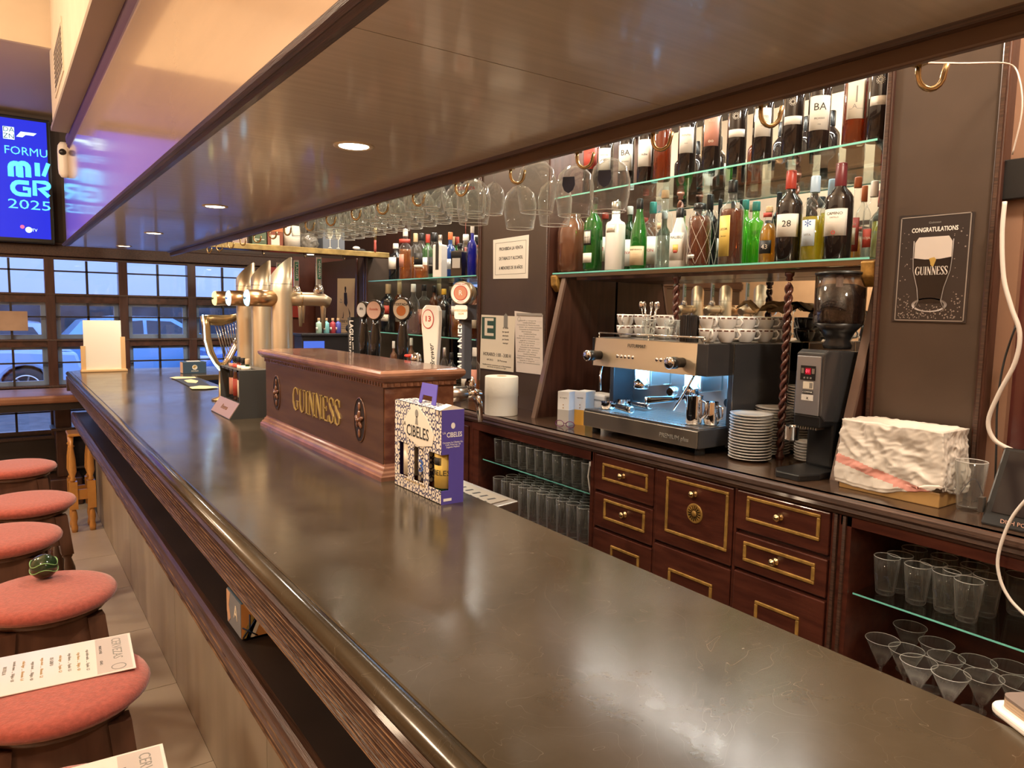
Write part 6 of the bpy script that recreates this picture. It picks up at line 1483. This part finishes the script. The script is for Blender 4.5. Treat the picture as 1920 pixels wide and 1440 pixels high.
# ================================================================== HANGING GLASSES, HOOKS, FAR SHELF
rk = thing('glass_rack', 'wooden hanging rack for stemware beside the canopy', 'rack', (1.29, 2.4, 2.12))
for k in range(21):
    y = -1.18+.1155*k+.72*0
    MB().box(-.18, .18, y-.018, y+.018, 0, .014).build('rack_slat', WOOD, rk)
for x in (-.185, .17): MB().box(x, x+.015, -1.25, 1.2, .014, .04).build('rack_beam', WOOD, rk)
for y in (-1.2, 1.15):
    for x in (-.18, .175): MB().box(x, x+.01, y, y+.01, .04, 1.0).build('hanger', BRASS, rk)
def stem_glass(name, label, loc, prof, H, group, cat='glass'):
    t = thing(name, label, cat, loc, 0, group)          # hangs upside down, foot on top
    rr = max((z, r) for r, z in prof[1]); rimmed(MB().lathe([(r, H-z) for r, z in prof[1]], 24, cap0=False, cap1=False), rr[1]-.0004, H-rr[0], GLASS, 'bowl', t)
    MB().lathe([(r, H-z) for r, z in prof[0]], 14, cap0=False, cap1=False).build('stem', GLASS, t)
    MB().lathe([(.032, H-.0015), (.032, H), (.004, H-.006)], 22, cap0=False, cap1=False).build('foot', GLASS, t); return t
sm = ([(.0035, .004), (.003, .04), (.0045, .082)], [(.0045, .082), (.018, .09), (.033, .11), (.037, .135), (.035, .16), (.031, .192), (.0300, .192), (.034, .16), (.036, .135), (.032, .111), (.017, .092), (.0005, .086)])
bg = ([(.0045, .004), (.0035, .06), (.005, .112)], [(.005, .112), (.025, .118), (.045, .138), (.053, .170), (.052, .205), (.045, .25), (.044, .25), (.051, .205), (.052, .170), (.044, .14), (.024, .12), (.0005, .116)])
s0 = None; crest = []
for j in range(12):
    for i in range(4):
        loc = (1.165+.082*i, 1.98+  .1155*j+.1355, 2.12-.192+.014*0)
        lab = 'hanging tulip glass, %s from the near end of the %s row from the canopy' % (ORD[j], ORD[i])
        if s0 is None: s0 = stem_glass('wine_glass', lab, loc, sm, .192, 'tulip glasses hanging from the rack')
        else: copy_tree(s0, loc, 0, lab)
b0 = None
BG = [(1143, 1.33, 'rightmost'), (1077, 1.32, 'second from right with dark crest'), (1006, 1.20, 'third from right'), (1040, 1.42, 'behind the second'), (975, 1.40, 'behind the third'), (888, 1.22, 'large one with faded red writing')]
for px, X, l in BG:
    y = yx(px, X, 1.90); loc = (X, y, 2.115-.25)
    lab = 'hanging balloon gin glass under the rack, '+l
    if b0 is None: b0 = stem_glass('balloon_glass', lab, loc, bg, .25, 'balloon glasses hanging from the rack'); o = b0
    else: o = copy_tree(b0, loc, 0, lab)
    crest.append((px, o))
for px, o in crest:
    if px in (1143, 1077):
        MB().prism([(-.016, .022), (.016, .022), (.018, .0), (.012, -.014), (0, -.022), (-.012, -.014), (-.018, .0)], .0006, 'z', 0, facing((-.0455, -.028, .075), .62)).build('crest_print', mat('faded crest', (.05, .06, .10), .5), o)
    if px == 888: text('CERVEZA', facing((-.047, -.030, .10), .62), .014, RINK, o, 'faded_print', .0003)
# brass hooks
hk = thing('cup_hook', 'brass cup hook', 'hook', (0, 0, 0), 0, 'brass hooks along the canopy edge')
MB().lathe([(.012, -.003), (.012, 0)], 12).build('plate', BRASS, hk)
MB().tube([(0, 0, 0), (0, 0, -.014)]+[(0, .018-.018*math.cos(a), -.016-.022*math.sin(a)) for a in [k*PI/8 for k in range(9)]]+[(0, .039, -.003)], .0042, 8).build('hook', BRASS, hk)
HY = [.56, .83, 1.09, 1.33, 1.60, 1.88, 2.15, 2.42, 2.65, 2.91, 3.16, 3.45, 3.68, 3.95, 4.21, 4.48, 4.75, 5.0]
for k, y in enumerate(HY):
    lab = ('brass hook on the canopy edge with the pale cord' if k == 0 else 'brass cup hook under the canopy edge above the wine bottles' if k < 4 else 'brass cup hook under the canopy edge among the hanging glasses' if k < 9 else 'brass cup hook under the canopy edge towards the far shelf') if k == 0 else '%s brass cup hook from the near end of the canopy edge' % ORD[k]
    sc3 = 1.0
    if k == 0: hk.location = (1.118, y, 1.972); hk['label'] = lab; hk.rotation_euler = (0, 0, -2.3)
    else: copy_tree(hk, (1.118, y, 1.972), -2.3+.25*math.sin(k*2.1), lab)
# bridge shelf at the far end
fs_ = thing('bridge_shelf', 'gold edged shelf spanning the far end of the aisle', 'shelf', (1.8, 5.25, 2.0))
MB().box(-.72, .68, 0, .24, 0, .02).build('board', WOOD, fs_); MB().box(-.72, .72, -.012, 0, -.008, .032).build('gold_edge', mat('ochre gold edge', (.40, .28, .10), .35, metal=.4, var=.3, vscale=15), fs_, bev=.003)
for x in (-.55, -.25, .05, .35): MB().tube([(x, .02, -.0), (x, .02, -.03), (x, -.0, -.045), (x, -.02, -.03)], .003, 6).build('hook', BRASS, fs_)
MB().lathe([(.030, -.012), (.030, 0)], 20, c=(.12, .08, 0)).build('lamp_ring', WHITE, fs_); MB().lathe([(.024, -.014), (.024, -.012)], 20, c=(.12, .08, 0)).build('lamp_lens', LENS, fs_)
lamp('shelf_lamp', 'SPOT', (1.92, 5.33, 1.975), 8, (1, .85, .65), .03, spot=math.radians(130))
def fx(px): return at(px, 450, Y=5.3).x
t = thing('wine_glass_box', 'grey gift box printed with two wine glasses on the far shelf', 'box', (fx(625), 5.34, 2.0205))
MB().box(-.085, .085, -.05, .05, 0, .215).build('box', mat('slate gift box', (.13, .15, .18), .5), t)
for x in (-.03, .035):
    q = MB(); q.prism([(x-.020, .165), (x-.024, .13), (x-.014, .095), (x-.002, .085), (x-.002, .03), (x-.018, .022), (x+.018, .022), (x+.002, .03), (x+.002, .085), (x+.014, .095), (x+.024, .13), (x+.020, .165)], .001, 'y', -.051); q.build('glass_print', CREAM, t)
text('COPAS VINO', frame('-y', (0, -.0512, .195)), .016, CREAM, t, 'lettering', .0004)
t = thing('white_roll', 'upright white paper roll on the far shelf', 'paper roll', (fx(551), 5.35, 2.0205)); MB().lathe([(.062, 0), (.062, .165), (.02, .165), (.02, .15)], 28, cap1=False).build('roll', mat('tissue white', (.84, .80, .70), .9), t); MB().lathe([(.0205, .10), (.0205, .166)], 16).build('core', MATS['brown paper'], t)
t = thing('clear_bag', 'crumpled translucent plastic bag on the far shelf', 'bag', (fx(584), 5.34, 2.0205))
me = bpy.data.meshes.new('sack'); bm = bmesh.new(); bmesh.ops.create_icosphere(bm, subdivisions=4, radius=1)
for v in bm.verts:
    n_ = noise.noise(v.co*2.6)*.25+noise.noise(v.co*6)*.12; r_ = 1+n_; v.co = Vector((v.co.x*.062*r_, v.co.y*.05*r_, max(.0, .055+v.co.z*.065*r_)))
for f in bm.faces: f.smooth = True
bm.to_mesh(me); bm.free(); me.materials.append(glassmat('milky plastic film', (.85, .85, .82), .45, (.65, .62, .55), .5, .2)); o = bpy.data.objects.new('film', me); COL.objects.link(o); o.parent = t
t = thing('red_gift_box', 'reddish brown bottle gift box on the far shelf', 'box', (fx(518), 5.36, 2.0205)); MB().box(-.055, .055, -.04, .04, 0, .16).build('box', mat('russet box', (.22, .06, .03), .5), t); MB().box(-.03, .03, -.041, -.04, .02, .09).build('picture', CREAM, t); MB().box(-.055, .055, -.042, -.04, .115, .150).build('band', mat('orange band', (.45, .15, .05), .5), t)
t = thing('green_gift_box', 'dull green box beside the reddish box on the far shelf', 'box', (fx(488), 5.36, 2.0205)); MB().box(-.05, .05, -.04, .04, 0, .135).build('box', mat('olive green box', (.10, .14, .08), .6), t); MB().box(-.035, .035, -.041, -.04, .05, .055).build('line_print', CREAM, t)
t = thing('white_packet', 'small pale packet at the left end of the far shelf', 'box', (fx(452), 5.36, 2.0205)); MB().box(-.05, .05, -.03, .03, 0, .10).build('packet', mat('dusty rose packet', (.45, .33, .28), .6), t); MB().box(-.04, .04, -.031, -.03, .06, .08).build('label', CREAM, t)
t = thing('folded_cloths', 'small heap of black and white cloths on the far shelf', 'cloth', (fx(675), 5.32, 2.0205))
MB().sphere((0, 0, .02), .05, 8, (1.1, .7, .35)).build('dark_cloth', BLACKM, t); MB().sphere((-.03, -.02, .035), .03, 8, (1, .6, .5)).build('white_cloth', WHITE, t); MB().sphere((.09, 0, .010), .035, 8, (1.3, .8, .25)).build('white_cloth', WHITE, t)
t = thing('hanging_corkscrew', 'brass handled cord tool hanging above the far shelf end', 'tool', (2.40, 5.24, 2.0)); MB().tube([(0, 0, .36), (0, 0, .20)], .002, 6).build('cord', mat('red cord', (.4, .08, .06), .6), t)
MB().lathe([(.008, .03), (.011, .06), (.009, .10), (.010, .12)], 12).build('red_grip', MATS['red cord'], t); MB().lathe([(.010, .12), (.014, .17), (.018, .21), (.010, .22)], 12).build('brass_head', BRASS, t)
# walker poster, black cabinet, miniatures
t, w_, h_ = sheet([(633, 522), (666, 522), (663, 622), (632, 625)], 2.4185, 'cream whisky poster with a striding man on the far panel', mat('yellow cream poster', (.80, .64, .34), .5), 'poster')
Mq = frame('-x', (-.0014, 0, 0))
q = MB(); q.prism(circ(.014, 12, .0, .125), .0006, 'z', 0, Mq); q.prism([(-.03, .11), (.03, .11), (.045, .02), (.02, -.01), (-.03, .02)], .0006, 'z', 0, Mq); q.prism([(-.02, .135), (.02, .135), (.014, .16), (-.014, .16)], .0006, 'z', 0, Mq)
q.build('striding_figure', INK, t); q = MB(); q.prism([(-.06, -.10), (-.045, -.05), (-.04, -.08), (-.05, -.11), (-.09, -.10)], .0006, 'z', 0, Mq); q.prism([(.06, -.02), (.10, -.06), (.10, -.10), (.07, -.12), (.085, -.08)], .0006, 'z', 0, Mq); q.build('boots', INK, t)
text('JOHNNIE WALKER', Mq @ Matrix.Translation((0, -.135, 0)), .035, INK, t, 'lettering', .0004, w_*.8)
text('The\nStrand', Mq @ Matrix.Translation((-.10, .04, 0)), .022, GREYINK, t, 'small_lettering', .0003)
for k in range(3): text('blended scotch whisky since 1820', Mq @ Matrix.Translation((0, -.160-k*.017, 0)), .012, GREYINK, t, 'small_lettering', .0003, w_*(.8, .7, .5)[k])
bc = thing('black_cooler', 'black cooler cabinet with a blue lit window behind the beer columns', 'cooler', (2.12, 5.30, 0))
MB().box(-.28, .26, 0, .18, 0, 1.38).build('cabinet', mat('satin black', (.022, .02, .022), .3), bc, bev=.004); MB().box(-.29, .27, -.012, .185, 1.38, 1.402).build('top', mat('satin black', (.022, .02, .022), .3), bc, bev=.004)
MB().box(-.27, -.11, -.004, 0, 1.25, 1.345).build('lit_window', emis('blue lit glass', (.08, .18, .8), .7), bc)
MC = [(598, mat('mint liquid', (.45, .70, .60), .3), 'mint green'), (612, mat('cyan liquid', (.25, .65, .70), .2), 'cyan'), (624, mat('red liquid', (.45, .06, .08), .3), 'red'), (634, mat('blue liquid', (.10, .12, .50), .3), 'blue')]
for px, m, c in MC:
    p = at(px, 618, Y=5.34); bottle(p.x, 5.34, 1.4025, .115, .022, 'gin', m, c+' miniature bottle on the black cooler', 'c', .18, None, .5, [('w', .2, .4, .5)], group='miniatures on the black cooler')
p = at(658, 622, Y=5.36); t = thing('black_ball_lamp', 'small black dome resting at the right end of the cooler', 'lamp', (p.x, 5.38, 1.4025)); MB().sphere((0, 0, .036), .034, 8).build('dome', BLACK, t); MB().lathe([(.02, 0), (.018, .01)], 16).build('foot', BLACK, t)
rp = MB().box(-.14, .14, -.006, .006, -.25, .25).build('scarlet_poster', mat('scarlet panel', (.42, .045, .03), .45), loc=(at(535, 540, Y=6.84).x, 6.86, at(535, 545, Y=6.84).z)); tag(rp, 'plain scarlet poster on the far wall behind the brass columns', 'poster')
# orange and chrome odds behind the beer box
p = at(790, 668, X=1.62); t = thing('pourer_head', 'chrome pourer with a red flower shaped cap behind the walnut box', 'pourer', (1.20, 2.28, 1.0305))
MB().lathe([(.033, 0), (.033, .27), (.012, .32), (.012, .375)], 18).build('flask', GLASS, t); MB().lathe([(.014, .375), (.020, .39), (.018, .408), (.006, .415)], 16).build('chrome_cap', CHROME, t)
for k in range(5): MB().sphere((.0+.014*math.cos(k*1.256), .040+.014*math.sin(k*1.256), .402), .010, 5, (1, 1, .6)).build('red_petal', RED, t)
